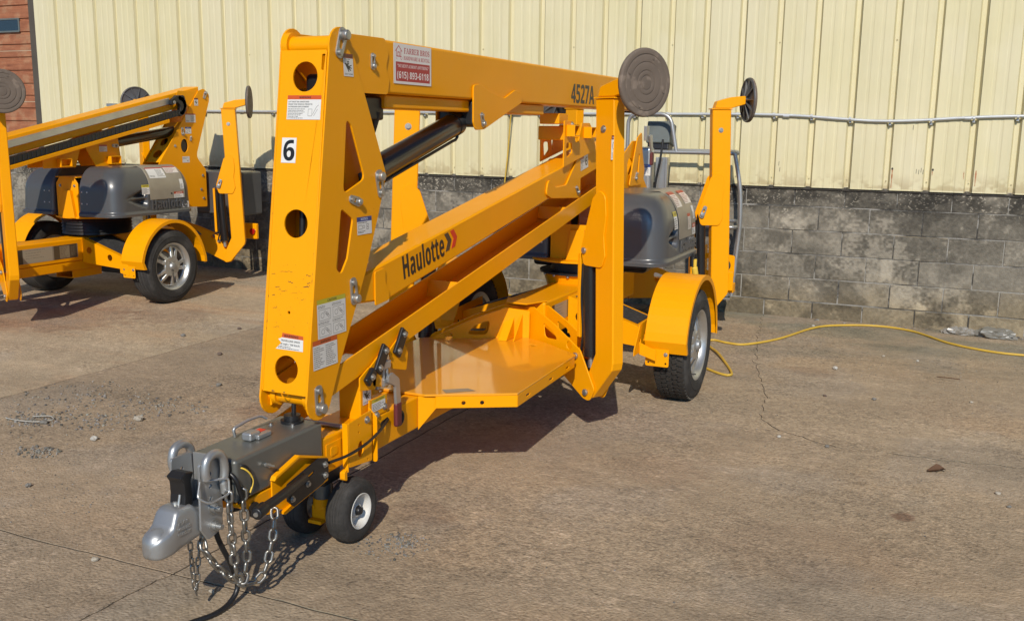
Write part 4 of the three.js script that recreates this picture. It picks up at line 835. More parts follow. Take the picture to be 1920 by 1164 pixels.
  const ck = roundPoly([[5.6, 1.80, .03], [5.6, 1.9, .04], [5.262, 1.905, .02], [5.235, 1.85, .03], [5.255, 1.8, .03], [5.232, 1.75, .02], [5.245, 1.697, .02], [5.47, 1.697, .02]], 5);
  for (const s of [1, -1]) part(ub, 'hinge_cheek', plateX(ck, s > 0 ? .0905 : -.0955, s > 0 ? .0955 : -.0905, [], .001), Yw);
  const lug = roundPoly([[4.512, 1.765, .02], [4.512, 1.6, .02], [4.49, 1.565, .03], [4.4, 1.568, .04], [3.97, 1.7, .03], [3.95, 1.745, .03], [4.05, 1.762, .06], [4.18, 1.716, .06], [4.35, 1.745, .04], [4.45, 1.772, .03]], 5);
  for (const s of [1, -1]) part(ub, 'cylinder_lug', plateX(lug, s > 0 ? .0907 : -.0987, s > 0 ? .0987 : -.0907, [], .002), Yw);
  keeper(ub, .0987, 1.613, 4.425, .4, .9); keeper(ub, .0955, 1.815, 5.355, .05, .8);
  part(ub, 'end_hood', [rbox(-.094, .094, 1.69, 1.93, 1.55, 1.85, .03, 3)], M.black);
  part(ub, 'shop_sign_backing', rbox(.0902, .0912, 1.742, 1.896, 4.896, 5.194, .0004), M.whitePaint);
  decal(ub, 'shop_sign', 'shop', [.0912, 1.819, 5.045], MZ, [0, 1, 0], .297, .153);
  part(ub, 'model_lettering', lettering('4527A', .106, [.0902, 1.722, 3.253], MZ, [0, 1, 0], .92), M.vinyl);
  part(ub, 'hose_guide', [rbox(-.05, .05, 1.6, 1.69, 5.2, 5.34, .01), cyl(V(.03, 1.63, 5.24), V(.03, 1.545, 5.25), .028, 10, .006)], M.black);
  // lift cylinder
  const cy = sub(L, 'lift_cylinder');
  const c0 = V(0, 1.36, 5.36), c1 = V(0, 1.613, 4.43), cd = V().subVectors(c1, c0), ca = k => c0.clone().addScaledVector(cd, k);
  part(cy, 'barrel', [cyl(ca(0), ca(.89), .052, 28), cyl(ca(.885), ca(.93), .055, 28)], M.blackGloss);
  part(cy, 'rod', [cyl(ca(.93), ca(.99), .026, 16)], M.steel);
  part(cy, 'rod_eye', [cyl(V(-.06, 1.613, 4.43), V(.06, 1.613, 4.43), .036, 18), rbox(-.088, .088, 1.585, 1.695, 4.36, 4.5, .01)], M.black);
  part(cy, 'oil_line', pipe([ca(.2).add(V(.03, -.05, 0)), ca(.84).add(V(.03, -.056, 0)), ca(.88).add(V(.03, -.06, 0)), ca(.885).add(V(.03, -.03, 0))], .007, .02), M.black);
  // ---- lower arm (tapered box) and the open channel link below it
  const la = sub(L, 'lower_arm');
  const arm = [[5.56, .99], [5.5, 1.005], [2.35, 1.53], [2.35, 1.4], [5.24, .893], [5.56, .92]];
  part(la, 'arm_tube', plateX(arm, -.08, .08, [], .008), Yw);
  const kn = roundPoly([[5.34, 1.02, .01], [5.26, 1.03, .02], [5.262, .97, .03], [5.235, .93, .03], [5.235, .895, .01], [5.34, .885, .01]], 4);
  part(la, 'end_doubler', plateX(kn, .0802, .086, [], .0015), Yw);
  const ear = roundPoly([[3.6, 1.22, .03], [3.57, 1.31, .04], [3.46, 1.255, .05], [3.3, 1.26, .06], [3.13, 1.4, .04], [3.07, 1.4, .02], [3.06, 1.17, .015], [3.52, 1.195, .02]], 5);
  for (const s of [1, -1]) part(la, 'rear_ear', plateX(ear, s > 0 ? .0803 : -.0903, s > 0 ? .0903 : -.0803, [], .003), Yw);
  keeper(la, .0903, 1.222, 3.125, .8, .85);
  const dirA = V(0, .1667, -.986).normalize(), upA = V(0, .986, .1667).normalize();
  part(la, 'brand_lettering', lettering('Haulotte', .098, [.0802, .958, 5.118], dirA.toArray(), upA.toArray(), .645), M.vinyl);
  const chev = (z, mat) => { const o = V(.0802, .958 + .1667 * (5.118 - z) / .986, z); return basis(clean(ext(shp([[0, .012], [.035, .012], [.062, .052], [.035, .092], [0, .092], [.027, .052]]), .0012, 0)), o, dirA, upA, V(1, 0, 0)); };
  part(la, 'logo_chevron', chev(4.745), new THREE.MeshStandardMaterial({ color: new THREE.Color().setRGB(.05, .035, .025), roughness: .4 }), { label: 'dark brown arrow mark' });
  part(la, 'logo_chevron', chev(4.69), M.vinylRed, { label: 'red arrow mark' });
  decal(la, 'number_decal', 'info', [.0802, 1.38, 2.99], dirA.toArray(), upA.toArray(), .14, .085);
  const ul = sub(L, 'channel_link');
  const fl = [[5.78, .668], [5.592, .708], [2.4, 1.297], [2.4, 1.205], [5.66, .6], [5.78, .575]];
  for (const s of [1, -1]) part(ul, 'channel_flange', plateX(fl, s > 0 ? .086 : -.094, s > 0 ? .094 : -.086, [], .0015), Yw);
  part(ul, 'channel_floor', plateX([[5.3, .668 - .0], [2.4, 1.205], [2.4, 1.212], [5.3, .675]], -.0858, .0858, [], 0), Yw);
  part(ul, 'cross_plate', [plateX([[4.62, .795], [4.6, .875], [4.595, .875], [4.612, .795]], -.0855, .0855, [], 0), plateX([[3.3, 1.06], [3.28, 1.13], [3.275, 1.13], [3.295, 1.06]], -.0855, .0855, [], 0)], Yw);
  // black stops bolted to the channel
  for (const [z0, y0] of [[5.20, .715], [5.345, .676]]) {
    part(ul, 'stop_bracket', plateX(roundPoly([[z0 - .06, y0 - .13, .01], [z0 + .05, y0 - .1, .01], [z0 + .075, y0 - .02, .01], [z0 - .02, y0 + .03, .01], [z0 - .075, y0 - .06, .01]]), .1, .106, [], .001), Yw);
    part(ul, 'rubber_stop', basis(clean(rbox(-.027, .027, -.058, .058, 0, .016, .006, 2)).rotateZ(-.62), V(.1062, y0, z0 - .0), V(0, 0, -1), V(0, 1, 0), V(1, 0, 0)), M.black);
    for (const k of [-1, 1]) part(ul, 'bolt', boltHead(V(.1225, y0 + k * .03, z0 - k * .022), V(1, 0, 0), .009), M.steel);
    part(ul, 'stop_spacer', [cyl(V(.093, y0 - .05, z0), V(.1005, y0 - .05, z0), .012, 8)], Yw);
  }
  part(ul, 'rubber_stop', basis(clean(rbox(-.02, .02, -.035, .035, 0, .022, .008, 2)).rotateZ(-.9), V(.1062, .625, 5.435), V(0, 0, -1), V(0, 1, 0), V(1, 0, 0)), M.black);
  part(ul, 'bolt', boltHead(V(.1285, .625, 5.435), V(1, 0, 0), .009), M.steel);
  part(ul, 'stop_bracket', plateX(roundPoly([[5.38, .56, .01], [5.49, .58, .01], [5.49, .63, .01], [5.42, .66, .01], [5.37, .62, .01]]), .1, .106, [], .001), Yw);

  // ---- boom cradle above the lower arm
  const cr = sub(L, 'boom_cradle');
  const cp = roundPoly([[3.55, 1.345], [3.37, 1.372], [3.37, 1.62, .01], [3.24, 1.62, .01], [3.2, 1.5, .02], [3.13, 1.5, .02], [3.09, 1.61, .01], [2.95, 1.61, .01], [2.84, 1.47, .02], [2.84, 1.45]], 4);
  const cp2 = roundPoly([[3.37, 1.362], [3.37, 1.62, .01], [3.24, 1.62, .01], [3.19, 1.5, .02], [3.14, 1.5, .02], [3.09, 1.61, .01], [2.95, 1.61, .01], [2.84, 1.47, .02], [2.84, 1.45]], 4);
  const ch = [roundPoly([[3.345, 1.5, .03], [3.25, 1.5, .02], [3.235, 1.44, .02], [3.33, 1.41, .02]], 4)];
  part(cr, 'cradle_plate', plateX(cp2, .0915, .0995, ch, .0015), Yw);
    part(cr, 'cradle_plate', plateX(roundPoly([[3.25, 1.385], [3.25, 1.58, .008], [2.8, 1.58, .008], [2.8, 1.46]], 4), -.0995, -.0915, [roundPoly([[3.215, 1.5, .02], [3.13, 1.5, .02], [3.12, 1.45, .02], [3.2, 1.405, .02]]), roundPoly([[3.095, 1.52, .006], [3.045, 1.52, .006], [3.07, 1.435, .008]])], .0015), Yw);
  part(cr, 'cross_tube', [rbox(-.11, .0905, 1.51, 1.59, 3.17, 3.255, .006), rbox(-.09, .0905, 1.52, 1.6, 2.9, 2.98, .006)], Yw);
  const pk = (z, y) => [plateZ([[-.04, -.032], [.04, -.032], [.04, .032], [-.04, .032]], 0, .05, [[[-.033, -.025], [.033, -.025], [.033, .025], [-.033, .025]]], .0008).rotateY(PI / 2).translate(.1, y, z)];
  part(cr, 'fork_pocket', pk(3.30, 1.565), Yw); part(cr, 'fork_pocket', pk(3.02, 1.555), Yw);
  part(cr, 'rest_block', [rbox(-.05, .07, 1.6, 1.66, 3.24, 3.38, .006)], Yw);
  bolts(cr, [[.0995, 1.6, 3.255]], [1, 0, 0], .01);

  // ---- turret between the covers
  const tu = sub(L, 'turret');
  const tp = roundPoly([[2.95, .79], [2.95, 1.02, .02], [2.85, 1.12, .03], [2.6, 1.3, .05], [2.15, 1.5, .03], [1.95, 1.5, .03], [1.85, 1.3, .03], [2.0, .79]], 4);
  for (const s of [1, -1]) part(tu, 'turret_plate', plateX(tp, s > 0 ? .112 : -.12, s > 0 ? .12 : -.112, [circ(2.2, 1.33, .06, 18), circ(2.6, 1.0, .08, 18)], .002), Yw);
  part(tu, 'front_box', [plateZ(roundPoly([[-.135, .76], [.135, .76], [.135, 1.0], [-.135, 1.0]]), 2.955, 2.964, [], .0015), plateZ(roundPoly([[-.03, .76], [.12, .76], [.09, .97], [.0, .97]]), 2.9645, 2.985, [], .003)], Yw);
  bolts(tu, [[-.1, .975, 2.964], [.115, .975, 2.964]], [0, 0, 1], .009);
  part(tu, 'base_plate', plateY(circ(0, 2.75, .34, 40), .775, .787, [], .002), Yw);
  part(tu, 'slew_ring', [cyl(V(0, .70, 2.75), V(0, .774, 2.75), .2, 36), cyl(V(0, .688, 2.75), V(0, .70, 2.75), .27, 36)], M.black);
  part(tu, 'pedestal', [cyl(V(0, .5, 2.75), V(0, .687, 2.75), .19, 32, .25)], Yw);
  const rb = []; for (let k = 0; k < 16; k++) { const a = k / 16 * 2 * PI; rb.push(cyl(V(.255 * Math.cos(a), .676, 2.75 + .255 * Math.sin(a)), V(.255 * Math.cos(a), .688, 2.75 + .255 * Math.sin(a)), .01, 6)); }
  part(tu, 'ring_bolts', rb, M.steel);
  const hr = hood(L, .15, .585, 2.12, 2.97, 1); const hl = hood(L, -.15, -.585, 2.12, 2.97, -1);
  coverPanel(hr, .585, 2.2, 2.6, 1);
  coverDecal(hr, 'yellowlab', .585, 1.03, 2.665, .08, .11, .002); coverDecal(hr, 'smallwarn', .585, 1.0, 2.36, .07, .1); coverDecal(hr, 'redlab', .585, .945, 2.25, .08, .07);
  coverDecal(hr, 'qwhite', .585, 1.05, 2.24, .05, .08); coverDecal(hr, 'redhead', .585, 1.15, 2.52, .13, .12); coverDecal(hr, 'redhead', .585, 1.15, 2.29, .15, .1);
  part(hr, 'moulded_lettering', lettering('Haulotte', .078, [.5835, .822, 2.58], MZ, [0, 1, 0], .85, .008), M.grey);
  part(L, 'underbody', [rbox(-.3, .45, .72, .772, 2.3, 2.85, .02), rbox(.2, .4, .69, .75, 2.4, 2.7, .02)], M.black);

  // ---- chassis
  const chs = sub(L, 'chassis');
  part(chs, 'main_beam', rbox(-.12, .12, .43, .635, 2.0, 3.66, .012, 2), Yw);
  part(chs, 'beam_nose', rbox(-.055, .055, .43, .60, 3.661, 3.76, .01, 2), Yw);
  part(chs, 'drawbar', rbox(-.095, .095, .30, .442, 3.7, 5.56, .01, 2), Yw);
  part(chs, 'axle', [rbox(-.62, .62, .3, .36, 2.915, 2.985, .008), rbox(-.6, .6, .36, .43, 2.9, 3.0, .005)], M.black);
  decal(chs, 'data_plates', 'plates', [.12, .55, 3.36], MZ, [0, 1, 0], .4, .1);
  for (const s of [1, -1]) { // step between beam and fender
    const st = sub(L, 'side_step');
    const A = [s * .12, 3.32], Bq = [s * .6, 3.3];
    part(st, 'step_face', plateZ(s > 0 ? [[.121, .40], [.57, .36], [.57, .47], [.121, .62]] : [[-.121, .62], [-.57, .47], [-.57, .36], [-.121, .40]], 3.3, 3.308, [circ(s * .2, .5, .032, 18), circ(s * .43, .455, .024, 16)], .0015), Yw);
    part(st, 'step_top', plateZ(s > 0 ? [[.121, .612], [.57, .462], [.57, .468], [.121, .618]] : [[-.121, .618], [-.57, .468], [-.57, .462], [-.121, .612]], 2.98, 3.3, [], 0), Yw);
    part(st, 'grip_tape', plateZ(s > 0 ? [[.15, .6095], [.53, .4825], [.53, .4845], [.15, .6115]] : [[-.15, .6115], [-.53, .4845], [-.53, .4825], [-.15, .6095]], 3.02, 3.26, [], 0).translate(0, .0018, 0), M.gripTape);
    part(st, 'side_bracket', plateX([[3.46, .34], [3.46, .37], [3.36, .5], [3.02, .52], [3.02, .34]], Math.min(s * .571, s * .577), Math.max(s * .571, s * .577), [.0, 1, 2, 3].map(k => circ(3.13 + k * .075, .44 - k * .012, .018, 12, .026)), .001), Yw);
    part(st, 'foot_tab', plateZ(s > 0 ? [[.571, .33], [.67, .30], [.67, .36], [.571, .40]] : [[-.571, .40], [-.67, .36], [-.67, .30], [-.571, .33]], 3.35, 3.356, [], .001), Yw);
  }
  for (const s of [1, -1]) { wheel(L, s * .722, .328, 2.95, s, true); fender(L, s * .714, 2.945, s); }
  // deck
  const dk = sub(L, 'front_deck');
  const dpts = [[.13, 5.03], [.475, 4.83], [.445, 4.03], [.2, 3.84], [.06, 3.77], [-.06, 3.77], [-.2, 3.84], [-.445, 4.03], [-.475, 4.83], [-.13, 5.03]];
  const slot = (x, z, a) => { const c = Math.cos(a), s = Math.sin(a); return [[-.028, -.012], [.028, -.012], [.028, .012], [-.028, .012]].map(([u, v]) => [x + u * c - v * s, z + u * s + v * c]); };
  part(dk, 'deck_plate', plateY(dpts, .445, .455, [slot(.16, 3.93, .5), slot(-.16, 3.93, -.5)], .002), M.deck);
  // turned-down skirt: a plate along each outer edge
  const skirt = (a, b, hA, hB, holes = []) => { const dx = b[0] - a[0], dz = b[1] - a[1], l = Math.hypot(dx, dz); const X = V(dx / l, 0, dz / l), Y = V(0, 1, 0), Z = V().crossVectors(X, Y); return basis(clean(ext(shp([[0, -hA], [l, -hB], [l, -.0105], [0, -.0105]], holes), .006, .0012).translate(0, 0, -.006)), V(a[0], .455, a[1]), X, Y, Z); };
  for (const s of [1, -1]) {
    const e = (p) => [p[0] * s, p[1]];
    const q = (a, b, h1, h2_, holes) => s > 0 ? skirt(e(a), e(b), h1, h2_, holes) : skirt(e(b), e(a), h2_, h1, []);
    part(dk, 'deck_skirt', q([.17, 5.007], [.475, 4.83], .062, .062, s > 0 ? [circ(.12, -.04, .009, 10), circ(.2, -.04, .009, 10)] : []), Yw);
    part(dk, 'deck_skirt', q([.475, 4.826], [.445, 4.05], .062, .062, s > 0 ? [roundPoly([[.1, -.044, .004], [.15, -.044, .004], [.15, -.034, .004], [.1, -.034, .004]]), roundPoly([[.4, -.044, .004], [.45, -.044, .004], [.45, -.034, .004], [.4, -.034, .004]]), roundPoly([[.64, -.044, .004], [.69, -.044, .004], [.69, -.034, .004], [.64, -.034, .004]])] : []), Yw);
    part(dk, 'corner_leg', s > 0 ? skirt([.1, 5.035], [.17, 4.99], .16, .06) : skirt([-.17, 4.99], [-.1, 5.035], .06, .16), Yw);
  }
  part(dk, 'non_slip_patch', decalPatch([[.16, 4.93], [.25, 4.86], [.3, 4.88], [.2, 4.97]]), new THREE.MeshStandardMaterial({ color: new THREE.Color().setRGB(.36, .28, .18), roughness: .9, map: galvTex }));
  // apex gusset
  part(dk, 'apex_gusset', [plateX([[3.7605, .456], [3.9, .456], [3.775, .595], [3.7605, .595]], .034, .04, [], .001), plateX([[3.7605, .456], [3.91, .456], [3.905, .462], [3.775, .6], [3.7605, .6]], -.05, .0, [], .002), plateY([[-.12, 3.63], [.12, 3.63], [.06, 3.775], [-.06, 3.775]], .636, .643, [], .001)], Yw);
  for (const s of [1, -1]) {
    hingeFrame(L, s * .41, 3.926, s > 0 ? 60 : -60); hingeFrame(L, s * .41, 1.53, s > 0 ? 120 : -120);
  }
  // outriggers: front right, front left, rear right, rear left
  const oFR = outrigger(L, .547 + .03 * .5, 3.989 - .026, 60); outrigger(L, -.562, 3.963, -60);
  outrigger(L, .552, 1.48, 120, .05, { keeper: true, padS: .2 }); outrigger(L, -.552, 1.48, -120, .05);
  decal(oFR, 'warning_decal', 'circle', [.547 + .066, 1.49, 3.985 + .0345], [.5, 0, -.866], [0, 1, 0], .05, .115);
  // ---- tongue, coupler
  const tg = sub(L, 'tongue');
  part(tg, 'tongue_box', rbox(-.095, .095, .375, .522, 5.722, 6.2, .014, 3), M.tongue);
  part(tg, 'tongue_end_cap', rbox(-.08, .08, .385, .51, 6.2005, 6.215, .004), M.black);
  part(tg, 'bump_stop', [cyl(V(.0, .5225, 5.775), V(0, .532, 5.775), .042, 22), cyl(V(0, .532, 5.775), V(0, .55, 5.775), .03, 18), cyl(V(0, .55, 5.765), V(0, .6, 5.762), .009, 10)], M.black);
  part(tg, 'tongue_bolt', [...boltHead(V(-.045, .522, 5.84), V(0, 1, 0), .006), ...boltHead(V(.035, .522, 5.82), V(0, 1, 0), .006)], M.steel);
  part(tg, 'brake_cap', [rbox(-.03, .03, .5225, .54, 5.93, 6.0, .004), rbox(-.022, .02, .5225, .552, 5.975, 6.03, .008)], M.galv);
  part(tg, 'cap_label', rbox(-.02, .01, .5402, .5412, 5.935, 5.972, .0003), M.vinylRed);
  part(tg, 'cap_bail', pipe([V(-.055, .53, 6.02), V(-.055, .56, 6.03), V(-.05, .572, 5.96), V(-.04, .575, 5.9), V(-.03, .56, 5.88)], .0055, .02), M.galv);
  part(tg, 'grease_fitting', [cyl(V(.095, .462, 6.05), V(.112, .462, 6.05), .008, 8), cyl(V(.108, .47, 6.065), V(.116, .455, 6.035), .005, 8)], M.steel);
  const un = sub(L, 'tongue_shoe');
  part(un, 'shoe_plate', plateX(roundPoly([[6.19, .36, .01], [6.1, .3, .02], [6.02, .275, .02], [5.9, .3], [5.9, .372], [6.19, .372]], 4), .06, .094, [], .002), Yw);
  part(un, 'shoe_plate', plateX(roundPoly([[6.19, .36, .01], [6.1, .3, .02], [6.02, .275, .02], [5.9, .3], [5.9, .372], [6.19, .372]], 4), -.094, -.06, [], .002), Yw);
  part(un, 'shoe_boss', [cyl(V(.0945, .33, 6.12), V(.1, .33, 6.12), .026, 18)], M.black);
  const cp_ = sub(L, 'hitch_coupler');
  // vertical adjuster channel with two bolts
  for (const s of [1, -1]) part(cp_, 'adjuster_plate', plateX(roundPoly([[6.325, .545, .012], [6.235, .545, .012], [6.225, .36, .01], [6.24, .3, .02], [6.3, .285, .02], [6.33, .33, .01]]), s > 0 ? .052 : -.06, s > 0 ? .06 : -.052, [circ(6.28, .5, .009, 10), circ(6.28, .46, .009, 10), circ(6.28, .42, .009, 10)], .0015), M.galv);
  part(cp_, 'adjuster_back', rbox(-.0518, .0518, .3, .54, 6.22, 6.23, .002), M.galv);
  for (const y of [.385, .325]) part(cp_, 'coupler_bolt', [...boltHead(V(.0605, y, 6.27), V(1, 0, 0), .016, .012), cyl(V(.072, y, 6.27), V(.092, y, 6.27), .009, 10)], M.steel);
  // coupler body: lofted nose over the ball
  {
    const secs = [[6.235, .05, .31, .385], [6.3, .05, .305, .39], [6.325, .048, .3, .405], [6.345, .046, .295, .422], [6.395, .045, .288, .424], [6.412, .046, .285, .412], [6.428, .047, .284, .378], [6.445, .046, .283, .366], [6.465, .043, .283, .36], [6.48, .036, .284, .352], [6.49, .024, .288, .342], [6.495, .01, .296, .33]];
    const N = 20, pos = [], idx = [];
    for (const [z, w, y0, y1] of secs) for (let i = 0; i < N; i++) { const a = i / N * 2 * PI, c = Math.cos(a), s = Math.sin(a), e = .42; pos.push(w * Math.sign(c) * Math.abs(c) ** e, (y0 + y1) / 2 + (y1 - y0) / 2 * Math.sign(s) * Math.abs(s) ** e, z); }
    for (let j = 0; j < secs.length - 1; j++) for (let i = 0; i < N; i++) { const a = j * N + i, b = j * N + (i + 1) % N; idx.push(a, b, a + N, b, b + N, a + N); }
    const e = (secs.length - 1) * N; for (let i = 1; i < N - 1; i++) idx.push(e, e + i, e + i + 1);
    const g = new THREE.BufferGeometry(); g.setAttribute('position', new THREE.Float32BufferAttribute(pos, 3)); g.setIndex(idx); g.computeVertexNormals();
    part(cp_, 'coupler_body', [g, new THREE.SphereGeometry(.044, 22, 16).scale(1, 1.05, 1).translate(0, .326, 6.452)], M.galv);
    part(cp_, 'cast_lettering', [lettering('2 5/16', .011, [.0475, .375, 6.415], MZ, [0, 1, 0], 1, .0015), lettering('14000 LBS', .009, [.0478, .357, 6.42], MZ, [0, 1, 0], 1, .0015), lettering('CLASS IV', .009, [.0478, .34, 6.415], MZ, [0, 1, 0], 1, .0015)], M.galv);
  }
  part(cp_, 'latch_lever', plateX(roundPoly([[6.365, .415, .006], [6.325, .41, .006], [6.325, .45, .02], [6.33, .49, .02], [6.315, .515, .006], [6.35, .522, .006], [6.375, .51, .004], [6.362, .49, .02], [6.36, .45, .02]], 4), -.03, .03, [], .003), M.black);
  part(cp_, 'latch_pin', [cyl(V(.012, .41, 6.372), V(.012, .452, 6.362), .0045, 8), cyl(V(0, .41, 6.372), V(0, .43, 6.37), .008, 8)], M.alu);
  // snap hooks hung over the adjuster plates
  const hook = (x, z, y) => part(cp_, 'chain_hook', [tubeP([V(x, y - .075, z - .02), V(x, y - .02, z - .026), V(x, y + .022, z - .012), V(x, y + .036, z + .02), V(x, y + .025, z + .052), V(x, y - .01, z + .062), V(x, y - .035, z + .058)], .0145, 30, 10), cyl(V(x, y - .07, z - .02), V(x + .002, y - .105, z - .024), .014, 10), cyl(V(x - .012, y - .06, z - .02), V(x + .014, y - .06, z - .02), .008, 8)], M.galv);
  hook(.075, 6.255, .53); hook(-.075, 6.235, .535);
  part(cp_, 'safety_pin', pipe([V(.062, .485, 6.31), V(.1, .48, 6.24), V(.105, .43, 6.245), V(.1, .425, 6.33), V(.08, .45, 6.36), V(.064, .49, 6.33)], .0036, .012), M.alu);
  part(cp_, 'breakaway_cable', tubeP([V(.06, .47, 6.2), V(.1, .5, 6.17), V(.107, .46, 6.14), V(.105, .4, 6.145), V(.1, .38, 6.2)], .0035, 24, 6), M.black);
  part(cp_, 'cable_bundle', tubeP([V(.03, .5, 6.21), V(.09, .47, 6.205), V(.1, .42, 6.19), V(.09, .36, 6.17), V(.03, .33, 6.17)], .008, 20, 7), M.black);
  part(cp_, 'yellow_cable', tubeP([V(.06, .5, 6.2), V(.102, .485, 6.165), V(.109, .44, 6.135), V(.104, .39, 6.15)], .003, 20, 6), M.plasticYellow);
  chain(L, 'safety_chain', [V(.098, .435, 6.24), V(.1, .33, 6.24), V(.1, .217, 6.232), V(.102, .14, 6.22), V(.105, .115, 6.2), V(.1, .14, 6.18), V(.1, .2, 6.168), V(.1, .3, 6.172), V(.098, .42, 6.174)], .0365, LINK, M.chain);
  chain(L, 'safety_chain', [V(.0, .30, 6.26), V(.03, .24, 6.285), V(.05, .16, 6.24), V(.07, .095, 6.18), V(.09, .075, 6.13), V(.105, .1, 6.09), V(.11, .17, 6.06), V(.11, .25, 6.035), V(.1, .3, 6.02)], .0365, LINK, M.chain);
  chain(L, 'latch_chain', [V(-.025, .285, 6.29), V(-.028, .2, 6.285), V(-.03, .1, 6.275), V(-.03, .075, 6.268), V(-.03, .1, 6.262), V(-.03, .18, 6.252), V(-.03, .27, 6.232)], .028, LINKS, M.chain);
  part(L, 'trailer_cable', tubeP([V(.0, .33, 6.2), V(.02, .26, 6.215), V(.035, .14, 6.17), V(.04, .06, 6.15), V(.04, .02, 6.19), V(.035, .01, 6.26), V(.0, .01, 6.35), V(-.05, .01, 6.5), V(-.05, .01, 6.7)], .009, 50, 8), M.black);
  // ---- jack
  const jk = sub(L, 'tongue_jack');
  part(jk, 'jack_tube', cyl(V(0, .16, 5.6), V(0, .37, 5.6), .034, 22), M.tongue);
  part(jk, 'jack_foot', [cyl(V(0, .135, 5.6), V(0, .175, 5.6), .037, 22), rbox(-.033, .033, .085, .15, 5.56, 5.632, .008, 2), rbox(-.03, .03, .085, .1, 5.55, 5.66, .004)], Yw);
  part(jk, 'jack_axle', cyl(V(-.14, .127, 5.555), V(.14, .127, 5.555), .01, 10), M.steel);
  jackWheel(L, .1, .1255, 5.555, 1); jackWheel(L, -.1, .1255, 5.555, -1);
  part(jk, 'jack_mount', [rbox(-.05, .05, .24, .30, 5.55, 5.66, .006)], M.black);
  // yellow tongue sleeve and clamp brackets
  const ts = sub(L, 'tongue_sleeve');
  part(ts, 'sleeve', rbox(-.088, .088, .31, .452, 5.44, 5.721, .01, 2), Yw);
  part(ts, 'embossed_panel', [rbox(.0882, .092, .35, .425, 5.6, 5.7, .006), plateX(roundPoly([[5.675, .37, .01], [5.63, .375, .01], [5.63, .405, .01], [5.675, .41, .01]]), .0922, .095, [], .001)], Yw);
  part(ts, 'left_guard', plateX([[5.72, .44], [5.44, .46], [5.44, .53], [5.5, .545], [5.72, .5]], -.13, -.122, [], .001), Yw);
  const cb = sub(L, 'clamp_bracket');
  part(cb, 'clamp_plate', plateX(roundPoly([[5.6, .31, .01], [5.6, .483, .006], [5.44, .495, .006], [5.44, .29, .01]]), .118, .124, [circ(5.52, .36, .022, 14, .034), circ(5.53, .46, .006, 8), circ(5.53, .43, .006, 8), circ(5.46, .475, .006, 8), circ(5.47, .305, .006, 8)], .001), Yw);
  part(cb, 'clamp_flange', [plateZ(roundPoly([[.1, .31], [.124, .29, .004], [.124, .483], [.1, .483]]), 5.602, 5.608, [], .001), plateX(roundPoly([[5.61, .26, .012], [5.63, .27, .012], [5.63, .30, .01], [5.61, .31, .004]]), .1, .122, [], .002)], Yw);
  part(cb, 'clamp_flange', plateZ(roundPoly([[.096, .285, .004], [.135, .275, .012], [.135, .46, .01], [.096, .5]]), 5.415, 5.421, [], .001), Yw);
  bolts(cb, [[.124, .465, 5.475], [.096, .45, 5.36], [.096, .47, 5.3]], [1, 0, 0], .01);
  part(cb, 'tie_rod', cyl(V(-.12, .46, 5.58), V(.118, .46, 5.58), .009, 10), M.steel);
  decal(cb, 'caution_decal', 'yellowlab', [.0955, .492, 5.345], MZ, [0, 1, 0], .1, .05);
  part(cb, 'label_plate', plateX([[5.41, .445], [5.28, .445], [5.28, .52], [5.41, .52]], .09, .0955, [], .001), Yw);
  part(L, 'brake_cable', tubeP([V(.13, .376, 5.74), V(.14, .372, 5.62), V(.145, .385, 5.5), V(.128, .4, 5.38), V(.1, .41, 5.28)], .006, 30, 8), M.black);
  // crank for the jack
  const ck2 = sub(L, 'jack_crank');
  part(ck2, 'crank_bracket', [plateX(roundPoly([[6.03, .3, .02], [6.03, .41, .02], [5.9, .445, .01], [5.735, .39, .006], [5.735, .315, .006], [5.97, .275, .01]]), .0955, .1015, [], .001), plateX(roundPoly([[6.04, .405], [6.03, .418], [5.9, .452], [5.735, .397], [5.735, .39], [5.9, .444], [6.025, .411]], 2), .1015, .122, [], 0), plateX([[5.99, .268], [5.735, .308], [5.735, .315], [5.99, .275]], .1015, .122, [], 0)], Yw);
  part(ck2, 'crank_plate', plateX(roundPoly([[5.985, .315, .01], [5.985, .375, .012], [5.8, .412, .01], [5.742, .395, .01], [5.742, .325, .01], [5.78, .31, .01], [5.95, .283, .012]]), .124, .131, [roundPoly([[5.9, .35, .005], [5.83, .368, .005], [5.83, .376, .004], [5.9, .358, .005]])], .0015), M.black);
  bolts(ck2, [[.131, .378, 5.765], [.131, .338, 5.765], [.131, .315, 5.96], [.131, .34, 5.87]], [1, 0, 0], .008);
  part(ck2, 'crank_arm', [tubeP([V(.14, .375, 5.9), V(.155, .375, 5.97), V(.17, .375, 6.05), V(.18, .373, 6.13), V(.185, .372, 6.19)], .016, 24, 10)], M.black);
  part(ck2, 'grip', [pin(V(.182, .372, 6.17), V(.19, .368, 6.225), .021, .005, 18), pin(V(.178, .374, 6.1), V(.183, .372, 6.17), .016, .004, 16)], M.black);
  part(ck2, 'grip_screw', [cyl(V(.19, .368, 6.225), V(.191, .3675, 6.228), .008, 10)], M.steel);
  // ---- post under the channel, transport latch
  const sp = sub(L, 'boom_support');
  part(sp, 'support_post', rbox(.0, .1, .44, .665, 5.36, 5.45, .006, 2).translate(-.02, 0, 0), Yw);
  decal(sp, 'warning_decal', 'clear', [.08 + .0, .545, 5.405], MZ, [0, 1, 0], .06, .08);
  decal(sp, 'instruction_decal', 'words', [.08, .64, 5.405], MZ, [0, 1, 0], .07, .05);
  const lt = sub(L, 'toggle_latch');
